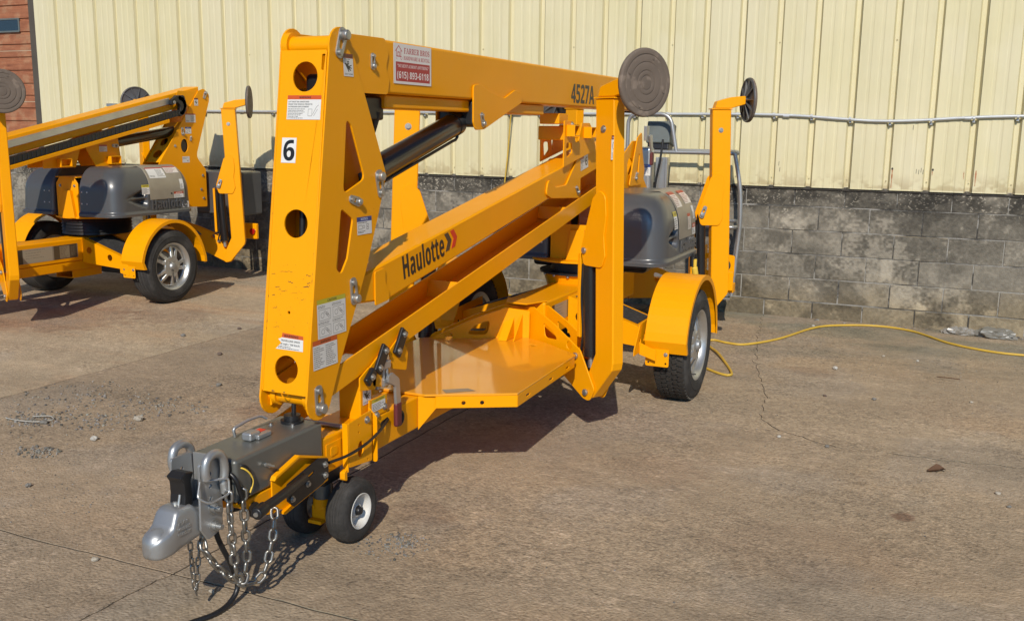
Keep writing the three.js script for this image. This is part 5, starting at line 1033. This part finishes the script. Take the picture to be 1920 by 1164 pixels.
  part(lt, 'latch_body', [rbox(.085, .1, .55, .66, 5.33, 5.355, .003), cyl(V(.108, .56, 5.325), V(.108, .66, 5.325), .008, 10), cyl(V(.108, .56, 5.3), V(.108, .665, 5.3), .008, 10), rbox(.1, .118, .56, .59, 5.28, 5.335, .003), rbox(.1, .118, .63, .66, 5.28, 5.335, .003)], M.galv);
  part(lt, 'latch_arm', plateX(roundPoly([[5.32, .605, .01], [5.285, .61, .01], [5.235, .575, .02], [5.225, .47, .01], [5.262, .465, .01], [5.268, .55, .02], [5.32, .575, .01]]), .118, .13, [], .002), M.galv);
  part(lt, 'handle', rbox(.114, .134, .375, .475, 5.222, 5.265, .009, 2), M.redGrip);
  part(lt, 'guide_ring', [new THREE.TorusGeometry(.028, .008, 8, 22).rotateY(PI / 2).translate(.105, .395, 5.2)], M.black);
  part(lt, 'guide_boss', cyl(V(.095, .395, 5.2), V(.102, .395, 5.2), .021, 18), Yw);
  part(chs, 'cable_hole', plateX(roundPoly([[5.33, .385, .012], [5.27, .395, .012], [5.27, .42, .012], [5.33, .41, .012]]), .0952, .0962, [], .0002), M.black);

  // ---- rear: basket, rotator, jib
  const bk = sub(L, 'basket');
  const tr = .0165, zf = .78, zb = .2;
  part(bk, 'top_rail', [pipe([V(-.5, 1.4, zb), V(-.5, 1.4, zf), V(.55, 1.4, zf), V(.43, 1.4, zb), V(-.5, 1.4, zb)], tr, .06)], M.galv);
  part(bk, 'mid_rail', [pipe([V(-.55, .82, zf), V(.59, .82, zf), V(.47, .82, zb), V(-.55, .82, zb), V(-.55, .82, zf)], tr, .06)], M.galv);
  part(bk, 'bottom_rail', [pipe([V(-.5, .27, zf), V(.55, .27, zf), V(.43, .27, zb), V(-.5, .27, zb), V(-.5, .27, zf)], tr, .06)], M.galv);
  for (const [x, z] of [[.53, zf], [.41, zb], [-.5, zf], [-.5, zb]]) part(bk, 'upright', pipe([V(x, 1.4, z), V(x + Math.sign(x) * .06, 1.12, z), V(x + Math.sign(x) * .07, .85, z), V(x + Math.sign(x) * .03, .27, z)], tr, .12), M.galv);
  part(bk, 'control_guard', pipe([V(-.35, 1.4, zf), V(-.35, 1.7, zf), V(.0, 1.7, zf), V(.06, 1.4, zf)], tr, .09), M.galv);
  part(bk, 'floor', plateY([[-.5, zb], [.43, zb], [.55, zf], [-.5, zf]], .235, .252, [], .002), M.galv);
  part(bk, 'kick_plate', [rbox(.2, .53, .26, .42, zf - .03, zf - .02, .003)], M.controlGrey);
  part(bk, 'support_frame', [plateX(roundPoly([[.83, .45, .02], [.83, .62, .02], [.6, .66, .02], [.58, .45, .02]]), .3, .31, [circ(.7, .55, .05, 14)], .001), plateZ(roundPoly([[.3, .42, .02], [.58, .42, .02], [.58, .6, .02], [.42, .62, .03], [.3, .6, .02]]), .81, .818, [circ(.38, .52, .05, 16), circ(.5, .52, .05, 16)], .001)], Yw);
  const cbx = sub(L, 'platform_control_box');
  part(cbx, 'case', [clean(rbox(-.1, .1, -.09, .09, -.09, .09, .012, 2)).rotateX(-.2).translate(-.12, 1.54, .6)], M.controlGrey);
  part(cbx, 'underside', [clean(rbox(-.09, .09, -.04, .04, -.07, .07, .01)).rotateX(-.2).translate(-.12, 1.44, .62)], M.black);
  part(cbx, 'bracket', rbox(-.24, -.16, 1.2, 1.42, .66, .7, .004), Yw);
  const rt = sub(L, 'basket_rotator');
  part(rt, 'mast', [rbox(-.21, -.09, .3, 1.44, .86, .98, .03, 3)], M.alu);
  part(rt, 'mast_panel', [rbox(-.075, .02, .3, 1.36, .88, .9, .004), rbox(.012, .03, .3, 1.36, .88, .93, .003)], M.alu);
  part(rt, 'hose', tubeP([V(-.02, 1.5, .9), V(-.03, 1.35, .92), V(-.06, 1.15, .93), V(-.07, .9, .93)], .009, 20, 7), M.black);
  decal(rt, 'notice_decal', 'notice', [-.13, 1.26, .98], [1, 0, 0], [0, 1, 0], .08, .09);
  const jb = sub(L, 'jib');
  for (const s of [1, -1]) part(jb, 'jib_plate', plateX(roundPoly([[2.25, 1.2, .02], [2.1, 1.52, .02], [2.0, 1.56, .02], [1.97, 1.4, .02], [1.98, 1.2, .02]]), s > 0 ? .13 : -.138, s > 0 ? .138 : -.13, [roundPoly([[2.1, 1.29, .02], [2.06, 1.42, .02], [2.03, 1.41, .02], [2.05, 1.28, .02]])], .0015), Yw);
  part(jb, 'jib_tube', [plateX([[1.9, 1.2], [1.9, 1.4], [1.0, .75], [1.0, .6]], -.06, .06, [], .006)], Yw);
  part(jb, 'latch', [rbox(.14, .16, 1.5, 1.6, 1.9, 1.97, .004), plateX(roundPoly([[1.93, 1.54, .01], [1.86, 1.54, .01], [1.83, 1.43, .01], [1.87, 1.42, .01]]), .16, .172, [], .002)], M.galv);
  part(jb, 'latch_handle', rbox(.158, .176, 1.33, 1.42, 1.82, 1.87, .008, 2), M.redGrip);
  keeper(jb, .138, 1.265, 2.11, -.5, .8);
  part(L, 'tail_bar', [rbox(-.7, .7, .4, .47, 1.35, 1.42, .006), rbox(.62, .7, .42, .56, 1.425, 1.45, .006)], Yw);
  // plug under the right cover
  part(L, 'power_inlet', [cyl(V(.6, .76, 2.3), V(.6, .7, 2.3), .018, 12), rbox(.585, .615, .73, .79, 2.285, 2.315, .006)], M.black);
}
function decalPatch(pts) { return plateY(pts, .4562, .4568, [], 0); }

// ---------------------------------------------------------------- the second lift, its boom sloping forward
const XQ = -7.08;
const lift2 = thing('towable_boom_lift', 'yellow towable boom lift with both grey engine covers in full view and sloping boom', 'boom lift', [XQ, 0, 1.94]);
lift2.userData.origin = [0, 0, 1.94];
{
  const L = lift2, Yw = M.yellow;
  for (const s of [1, -1]) { wheel(L, s * .722, .328, 1.94, s, false); fender(L, s * .714, 1.935, s); }
  const chs = sub(L, 'chassis');
  part(chs, 'main_beam', rbox(-.12, .12, .38, .575, .9, 3.5, .012, 2), Yw);
  part(chs, 'lower_rail', [rbox(.06, .115, .30, .379, 1.25, 3.5, .008), rbox(-.115, -.06, .30, .379, 1.25, 3.5, .008)], Yw);
  part(chs, 'drawbar', rbox(-.09, .09, .33, .45, 3.51, 5.3, .01, 2), Yw);
  part(chs, 'axle', [rbox(-.62, .62, .28, .34, 1.9, 1.98, .008), rbox(-.25, .1, .2, .29, 1.6, 1.85, .01)], M.black);
  part(chs, 'wiring_tray', [plateZ([[-.1, .23], [.1, .23], [.1, .3], [-.1, .3]], 2.08, 2.4, [[[-.093, .236], [.093, .236], [.093, .31 - .016], [-.093, .294]]], 0)], Yw);
  decal(chs, 'data_plates', 'plates', [.12, .475, 2.66], MZ, [0, 1, 0], .62, .12);
  for (const s of [1, -1]) {
    const st = sub(L, 'side_step');
    part(st, 'step_face', plateZ(s > 0 ? [[.121, .36], [.57, .33], [.57, .44], [.121, .58]] : [[-.121, .58], [-.57, .44], [-.57, .33], [-.121, .36]], 2.29, 2.298, [circ(s * .2, .47, .03, 18), circ(s * .44, .42, .028, 16)], .0015), Yw);
    part(st, 'step_top', plateZ(s > 0 ? [[.121, .572], [.57, .432], [.57, .438], [.121, .578]] : [[-.121, .578], [-.57, .438], [-.57, .432], [-.121, .572]], 1.95, 2.29, [], 0), Yw);
    part(st, 'grip_tape', plateZ(s > 0 ? [[.15, .571], [.53, .4525], [.53, .4545], [.15, .573]] : [[-.15, .573], [-.53, .4545], [-.53, .4525], [-.15, .571]], 1.99, 2.25, [], 0).translate(0, .001, 0), M.gripTape);
    part(st, 'foot_tab', plateZ(s > 0 ? [[.571, .3], [.67, .28], [.67, .36], [.571, .43]] : [[-.571, .43], [-.67, .36], [-.67, .28], [-.571, .3]], 2.31, 2.316, [], .001), Yw);
    hingeFrame(L, s * .41, 3.335, s > 0 ? 60 : -60); hingeFrame(L, s * .41, .86, s > 0 ? 120 : -120);
  }
  const oFR = outrigger(L, .555, 3.37, 60, .05); outrigger(L, -.555, 3.37, -60);
  const oRR = outrigger(L, .55, .81, 120, .05, { keeper: true, padS: .2 }); outrigger(L, -.55, .81, -120, .05);
  // turret
  const tu = sub(L, 'turret');
  part(tu, 'base_plate', plateY(circ(0, 2.0, .34, 40), .745, .76, [], .002), Yw);
  part(tu, 'bellows', [0, 1, 2, 3, 4].map(k => cyl(V(0, .6 + k * .028, 2.0), V(0, .626 + k * .028, 2.0), .3, 32, .285)), M.black);
  part(tu, 'front_box', [plateZ(roundPoly([[-.13, .75], [.13, .75], [.13, 1.05], [.09, 1.1], [-.09, 1.1], [-.13, 1.05]]), 2.3, 2.308, [], .002), plateZ(roundPoly([[-.05, .75], [.1, .75], [.06, .99], [-.02, .99]]), 2.3085, 2.34, [], .003)], Yw);
  part(tu, 'top_deck', plateY([[-.13, 1.3], [.13, 1.3], [.13, 2.31], [-.13, 2.31]], 1.1, 1.108, [], .001), Yw);
  bolts(tu, [[-.08, 1.03, 2.308], [.09, 1.03, 2.308]], [0, 0, 1], .009);
  const hr = hood(L, .15, .585, 1.4, 2.34, 1); hood(L, -.15, -.585, 1.4, 2.34, -1);
  coverPanel(hr, .585, 1.5, 1.93, 1);
  const xs = y => .585 - hoodInset(y) + .0085;
  coverDecal(hr, 'yellowlab', .585, 1.0, 1.975, .09, .085, .002); coverDecal(hr, 'table', .585, 1.14, 1.8, .2, .11); coverDecal(hr, 'redhead', .585, 1.16, 1.6, .16, .08);
  coverDecal(hr, 'redlab', .585, .935, 1.58, .12, .055); coverDecal(hr, 'qwhite', .585, 1.03, 1.53, .045, .09); coverDecal(hr, 'plain', .585, .84, 1.5, .09, .055, .002);
  part(hr, 'moulded_lettering', lettering('Haulotte', .085, [.5835, .818, 1.93], MZ, [0, 1, 0], .9, .009), M.grey);
  part(hr, 'panel_latch', cyl(V(xs(.95) - .004, .95, 1.67), V(xs(.95) + .002, .95, 1.67), .008, 10), M.black);
  // knee: two tall cheeks leaning back to the hinge
  const kn = sub(L, 'knee_riser');
  const kp = [...roundPoly([[1.36, .78], [1.36, 1.1], [1.3, 1.2, .05], [.72, 1.9, .03], [.64, 1.925, .05], [.565, 1.87, .05], [.57, 1.8, .03], [.79, 1.25, .08], [.66, 1.12, .02], [.66, .74, .02]], 6)];
  const kh = [circ(.95, 1.36, .052, 22, .068)];
  for (const s of [1, -1]) part(kn, 'cheek_plate', plateX(kp, s > 0 ? .096 : -.104, s > 0 ? .104 : -.096, kh, .0015), Yw);
  const ux = V(0, .7, -.58).normalize(), un = V(0, .58, .7).normalize();
  part(kn, 'front_web', basis(clean(ext(shp([[-.0955, 0], [.0955, 0], [.0955, .5], [-.0955, .5]], [circ(0, .1, .05, 20), circ(0, .25, .04, 20, .05)]), .008, .001)), V(0, 1.2, 1.27), V(1, 0, 0), ux, un), Yw);
  part(kn, 'top_tube', cyl(V(-.096, 1.86, .63), V(.096, 1.86, .63), .035, 20), Yw);
  keeper(kn, .104, 1.86, .63, 2.7, 1.1); keeper(kn, .104, 1.5, .97, .1, 1.05); keeper(kn, .104, 1.43, .86, 2.9, .7);
  decal(kn, 'warning_decal', 'clear', [.104, 1.79, .76], MZ, [0, 1, 0], .055, .075);
  decal(kn, 'warning_decal', 'table', [.104, 1.63, .85], MZ, [0, 1, 0], .14, .085);
  decal(kn, 'notice_decal', 'notice', [.104, 1.51, .89], MZ, [0, 1, 0], .085, .065);
  decal(kn, 'instruction_decal', 'plain', [.104, 1.225, .94], MZ, [0, 1, 0], .1, .06);
  bolts(kn, [[.104, 1.06, .71], [.104, .92, .74], [.104, .83, .71], [.104, 1.36, 1.08]], [1, 0, 0], .01);
  part(kn, 'inner_box', rbox(-.09, .09, 1.25, 1.5, .86, 1.02, .01), M.black);
  part(kn, 'rear_weight', rbox(-.1, .52, .66, 1.1, .3, .6, .02, 3), M.grey);
  part(L, 'tail_light_bar', [rbox(.45, .62, .42, .58, .5, .54, .01)], Yw);
  part(L, 'tail_lamp', [cyl(V(.58, .5, .541), V(.58, .5, .56), .032, 18)], M.redLamp);
  // boom, sloping down toward the tow bar
  const bm = sub(L, 'telescopic_boom');
  const sl = .2165, T0 = 1.885, zt = .955; // top edge at z
  const ty = z => T0 - sl * (z - zt);
  const band = (d0, d1, z0, z1, x0, x1, bev = .003) => plateX([[z0, ty(z0) - d0], [z1, ty(z1) - d0], [z1, ty(z1) - d1], [z0, ty(z0) - d1]], x0, x1, [], bev);
  part(bm, 'boom_tube', band(0, .155, .7, 3.55, -.09, .09, .006), Yw);
  part(bm, 'fly_tube', band(.02, .135, 3.55, 4.4, -.07, .07, .005), Yw);
  part(bm, 'hinge_cheek', plateX(roundPoly([[.6, 1.83, .03], [.62, 1.9, .04], [1.0, 1.89, .02], [1.04, 1.8, .03], [1.02, 1.7, .02], [.8, 1.74, .02]]), .0905, .0955, [], .001), Yw);
  part(bm, 'side_rail', band(.03, .088, 1.14, 3.5, .0908, .118, .003), M.alu);
  part(bm, 'cable_tray', [band(.218, .25, 1.2, 3.5, .07, .165, .002)], Yw);
  const links = sub(bm, 'cable_carrier'); links.userData.origin = L.userData.origin;
  { // drag chain: one black segment after another
    const n = 54, seg = [];
    for (let k = 0; k < n; k++) { const z = 1.06 + k * .045; seg.push(band(.158, .214, z, z + .041, .095, .155, .003)); }
    for (let k = 0; k < 7; k++) { const a = rad(-80 + k * 27), c = [1.05, ty(1.05) - .12]; seg.push(plateX(circ(c[0] - .075 * Math.cos(a), c[1] + .075 * Math.sin(a), .027, 8), .09, .16, [], .003)); }
    bm.remove(links);
    const m = part(bm, 'cable_carrier', seg, M.black); m.userData.kind = 'stuff';
  }
  part(bm, 'carrier_bracket', [plateX(roundPoly([[1.16, ty(1.16) - .05, .02], [1.08, ty(1.08) - .02, .03], [.98, ty(.98) - .03, .03], [.95, ty(.95) - .13, .04], [1.0, ty(1.0) - .22, .03], [1.06, ty(1.06) - .2, .02], [1.03, ty(1.03) - .12, .03], [1.08, ty(1.08) - .08, .02], [1.16, ty(1.16) - .1, .02]]), .12, .16, [], .003)], M.black);
  bolts(bm, [[.16, ty(1.12) - .075, 1.12]], [1, 0, 0], .012);
  part(bm, 'boom_support', [plateX(roundPoly([[2.62, ty(2.62) - .2], [2.62, 1.19, .01], [2.28, 1.19, .01], [2.2, ty(2.2) - .2]]), .085, .095, [], .002), plateX(roundPoly([[2.2, ty(2.2) - .2], [2.06, 1.19, .01], [1.76, 1.19, .01], [1.8, ty(1.8) - .16, .02], [1.84, ty(1.84) - .15]]), .085, .095, [], .002), plateX(roundPoly([[2.62, ty(2.62) - .2], [2.62, 1.19, .01], [2.28, 1.19, .01], [2.2, ty(2.2) - .2]]), -.095, -.085, [], .002), plateX(roundPoly([[2.2, ty(2.2) - .2], [2.06, 1.19, .01], [1.76, 1.19, .01], [1.8, ty(1.8) - .16, .02]]), -.095, -.085, [], .002)], Yw);
  const pk = (z, y) => plateZ([[-.06, -.035], [.06, -.035], [.06, .035], [-.06, .035]], 0, .05, [[[-.053, -.028], [.053, -.028], [.053, .028], [-.053, .028]]], .0008).rotateY(PI / 2).translate(.0955, y, z);
  part(bm, 'fork_pocket', pk(2.42, 1.235), Yw); part(bm, 'fork_pocket', pk(1.87, 1.245), Yw);
  part(bm, 'pocket_back', [rbox(.06, .084, 1.2, 1.28, 2.35, 2.49, .004), rbox(.06, .084, 1.21, 1.28, 1.8, 1.94, .004)], Yw);
  keeper(bm, .095, 1.37, 1.83, 1.5, .95);
  decal(bm, 'notice_decal', 'redhead', [.0955, 1.35, 1.97], MZ, [0, 1, 0], .09, .06);
  part(L, 'lift_cylinder', [cyl(V(0, 1.5, .98), V(0, 1.4, 1.75), .05, 24), cyl(V(0, 1.4, 1.75), V(0, 1.385, 1.86), .025, 14), cyl(V(-.08, 1.38, 1.85), V(.08, 1.38, 1.85), .03, 14)], M.blackGloss);
  // tow end, out past the picture's edge
  const jk = sub(L, 'tongue_jack');
  part(jk, 'jack_tube', cyl(V(0, .13, 4.85), V(0, .36, 4.85), .034, 20), M.tongue);
  part(jk, 'jack_axle', cyl(V(-.14, .127, 4.8), V(.14, .127, 4.8), .01, 10), M.steel);
  jackWheel(L, .1, .1255, 4.8, 1); jackWheel(L, -.1, .1255, 4.8, -1);
}

// ---------------------------------------------------------------- small things on the yard
{
  const cord = thing('extension_cord', 'yellow extension cord snaking over the concrete from the tyre toward the block wall', 'cord', [-.8, 0, 1]);
  cord.userData.origin = [-.8, 0, 1];
  const gy = .0095;
  part(cord, 'cable', tubeP([V(-1.49, .69, 2.31), V(-1.5, .45, 2.2), V(-1.52, .15, 2.12), V(-1.5, gy, 2.12), V(-1.42, gy, 2.2), V(-1.3, gy, 2.31), V(-1.225, gy, 2.335), V(-1.225, gy, 2.26), V(-1.3, gy, 2.05), V(-1.42, gy + .012, 1.78), V(-1.52, gy + .004, 1.58), V(-1.6, gy, 1.4), V(-1.56, gy, 1.3), V(-1.45, gy, 1.35), V(-1.31, gy, 1.34), V(-1.12, gy, 1.02), V(-.95, gy, .5), V(-.8, gy, .28), V(-.49, gy, .13), V(-.2, gy, .22), V(.07, gy, .57), V(.33, gy, .74), V(.57, gy, .77), V(1.2, gy, .7), V(2.2, gy, .9), V(3.4, gy, .6)], .009, 300, 8), M.cordYellow);
  part(cord, 'connector', [pin(V(-1.495, .7, 2.305), V(-1.485, .61, 2.28), .02, .005, 14), cyl(V(-1.49, .75, 2.31), V(-1.492, .7, 2.305), .012, 10)], M.plasticYellow);
}
// a stone: lumpy low-poly rock
const rockGeo = s0 => { const g = new THREE.IcosahedronGeometry(1, 1), p = g.attributes.position; for (let i = 0; i < p.count; i++) { const x = p.getX(i), y = p.getY(i), z = p.getZ(i), k = .72 + .5 * vn(x * 1.7 + 5 * s0 + 9, y * 1.7 + z * 2.3 + 9, 900 + s0); p.setXYZ(i, x * k, y * k * .7, z * k); } g.computeVertexNormals(); return boxUV(g); };
const rocks = [0, 1, 2, 3].map(rockGeo);
const rockMats = [[.3, .29, .27], [.2, .19, .175], [.42, .38, .32], [.14, .1, .08], [.52, .5, .46]].map(c => new THREE.MeshStandardMaterial({ color: new THREE.Color().setRGB(...c), roughness: .9, map: galvTex }));
{
  const dummy = new THREE.Object3D();
  const gravel = (name, label, list, sz, n, gi) => {
    const im = new THREE.InstancedMesh(rocks[gi % 4], new THREE.MeshStandardMaterial({ color: 0xffffff, roughness: .92, map: galvTex }), n);
    im.name = name; shade(im); im.userData = { kind: 'stuff', label, category: 'gravel' };
    const col = new THREE.Color();
    for (let i = 0; i < n; i++) {
      const c = list[Math.floor(rnd() * list.length)], a = rnd() * 2 * PI, q = Math.pow(rnd(), .8) ;
      const s = sz * (.25 + .75 * rnd() ** 3);
      dummy.position.set(c[0] + Math.cos(a) * q * c[2], s * .3, c[1] + Math.sin(a) * q * c[3]);
      dummy.rotation.set(rnd() * .6, rnd() * 6.3, rnd() * .6); dummy.scale.set(s, s, s * rr(.6, 1)); dummy.updateMatrix(); im.setMatrixAt(i, dummy.matrix);
      const v = rr(.07, .3); col.setRGB(v * rr(1, 1.12), v, v * rr(.82, 1)); im.setColorAt(i, col);
    }
    scene.add(im);
  };
  gravel('gravel', 'small grey gravel spilled beside the tongue jack wheel', [[-1.86, 5.56, .14, .12], [-1.84, 5.48, .09, .07], [-1.78, 5.5, .1, .1]], .0065, 420, 0);
  gravel('gravel_001', 'loose grey gravel and crumbs scattered over the brown slab beyond the hitch', [[-4.4, 5.0, .16, .12], [-4.1, 4.85, .3, .18], [-3.95, 5.36, .14, .08], [-4.55, 4.5, .4, .3], [-4.0, 4.5, .3, .2], [-4.4, 4.9, .5, .4]], .0095, 1500, 1);
  gravel('grit', 'fine sandy grit lying loosely all over the yard concrete', [[-1, 3.4, 2.4, 3], [-3.6, 4.2, 1.2, 2], [-3.4, 5.6, 1, .6], [-6, 3, 1.5, 2], [0, 1.2, 1.2, 1]], .0042, 2400, 2);
  gravel('wall_crumbs', 'grey crumbs and dust swept against the foot of the block wall', [[.55, .1, .25, .06], [-.3, .08, .8, .05], [-3.6, .1, .7, .06]], .012, 260, 3);
  const peb = (x, z, s, m, label) => { const o = shade(new THREE.Mesh(rocks[Math.floor(rnd() * 4)], rockMats[m])); o.name = numbered('pebble'); o.position.set(x, s * .45, z); o.scale.set(s, s * .8, s * .85); o.rotation.y = rnd() * 6; o.userData = { label, category: 'stone', group: 'loose stones on the yard' }; scene.add(o); };
  const plb = 'small loose stone lying on bare concrete';
  peb(-.62, 1.8, .022, 4, 'pale stone lying on open concrete between the extension cord and the long crack');
  for (const [x, z, s, m] of [[-.6, 2.55, .012, 3], [-.32, 2.5, .016, 1], [.21, 2.3, .012, 2], [-.72, 3.5, .013, 4], [-.47, 3.55, .013, 1], [.3, 3.9, .014, 2], [.34, 4.05, .012, 1], [-.12, 1.3, .012, 4], [-.35, 1.25, .012, 2], [-.95, .35, .014, 4], [-3.6, 5.7, .016, 1], [-4.55, 3.35, .02, 3], [-4.0, 4.0, .02, 1], [-5.2, 3.0, .022, 1], [-5.0, 2.6, .018, 3], [-3.9, 4.75, .03, 2], [-4.3, 5.02, .022, 1], [-3.85, 5.1, .024, 4], [-2.75, 6.12, .014, 2], [-2.2, 6.13, .012, 2]]) peb(x, z, s, m, plb);
  // curled dry leaf
  const lg = new THREE.PlaneGeometry(.09, .055, 10, 6).rotateX(-PI / 2); { const p = lg.attributes.position; for (let i = 0; i < p.count; i++) { const u = p.getX(i) / .045, v = p.getZ(i) / .0275; const w = Math.sqrt(Math.max(0, 1 - u * u)) * (.75 + .25 * vn(u * 3 + 5, 2, 931)); p.setZ(i, v * .0275 * w); p.setY(i, .004 + .016 * Math.abs(v * w) ** 1.3 + .012 * vn(u * 2 + 3, v * 2 + 4, 933) * (u > 0 ? 1.3 : .6)); } lg.computeVertexNormals(); }
  const lm = new THREE.MeshStandardMaterial({ color: new THREE.Color().setRGB(.115, .06, .032), roughness: .85, side: THREE.DoubleSide, map: galvTex });
  const leaf = shade(new THREE.Mesh(boxUV(lg), lm)); leaf.name = 'dry_leaf'; leaf.position.set(.045, .001, 3.71); leaf.rotation.y = .5; leaf.userData = { label: 'curled brown dry leaf lying alone on the open concrete', category: 'leaf' }; scene.add(leaf);
  // twig
  const tw = shade(new THREE.Mesh(boxUV(clean(tubeP([V(-.07, .004, 0), V(-.02, .006, .008), V(.03, .004, 0), V(.07, .005, .012)], .0025, 14, 5))), lm)); tw.name = 'twig'; tw.position.set(.08, 0, 1.72); tw.userData = { label: 'short thin brown twig on the concrete near the yellow cord', category: 'twig' }; scene.add(tw);
  // crumpled clear plastic against the wall
  const plastic = new THREE.MeshPhysicalMaterial({ color: new THREE.Color().setRGB(.42, .39, .34), roughness: .25, transmission: .45, thickness: 0, clearcoat: .4, side: THREE.DoubleSide });
  const bag = (x, z, sx, sy, sz, s, label, mat = plastic) => { const g = new THREE.IcosahedronGeometry(1, 4), p = g.attributes.position; for (let i = 0; i < p.count; i++) { const a = p.getX(i), b = p.getY(i), c = p.getZ(i); const k = .6 + .75 * Math.abs(fbm(a * 2.2 + s * 7 + 20, (b + c * 1.3) * 2.2 + 20, 4, 950 + s) - .5) * 2 + .25 * vn(a * 6 + 20, c * 6 + b * 5 + 20, 960 + s); p.setXYZ(i, a * k * sx, Math.max(.002, (b * k + .45) * sy), c * k * sz); } g.computeVertexNormals(); const m = shade(new THREE.Mesh(boxUV(g), mat)); m.name = numbered('plastic_wrap'); m.position.set(x, 0, z); m.userData = { label, category: 'litter' }; scene.add(m); };
  bag(.16, .13, .13, .045, .05, 1, 'flattened clear plastic scrap at the foot of the block wall');
  bag(.4, .15, .16, .06, .07, 2, 'bigger crumpled grey plastic wrap beside the clear scrap at the wall', new THREE.MeshPhysicalMaterial({ color: new THREE.Color().setRGB(.17, .16, .135), roughness: .4, clearcoat: .3, side: THREE.DoubleSide }));
  // strip of white litter in the gravel
  const ls = shade(new THREE.Mesh(boxUV(clean(tubeP([V(-.13, .008, .05), V(-.02, .012, .06), V(.08, .01, .03), V(.13, .012, -.03), V(.07, .016, -.06), V(-.02, .01, -.03)], .0035, 40, 5))), new THREE.MeshStandardMaterial({ color: new THREE.Color().setRGB(.36, .34, .3), roughness: .7 }))); ls.name = 'plastic_strip'; ls.position.set(-4.42, 0, 5.0); ls.userData = { label: 'loop of thin white plastic strip lying in the loose gravel', category: 'litter' }; scene.add(ls);
}

renderer.render(scene, camera);
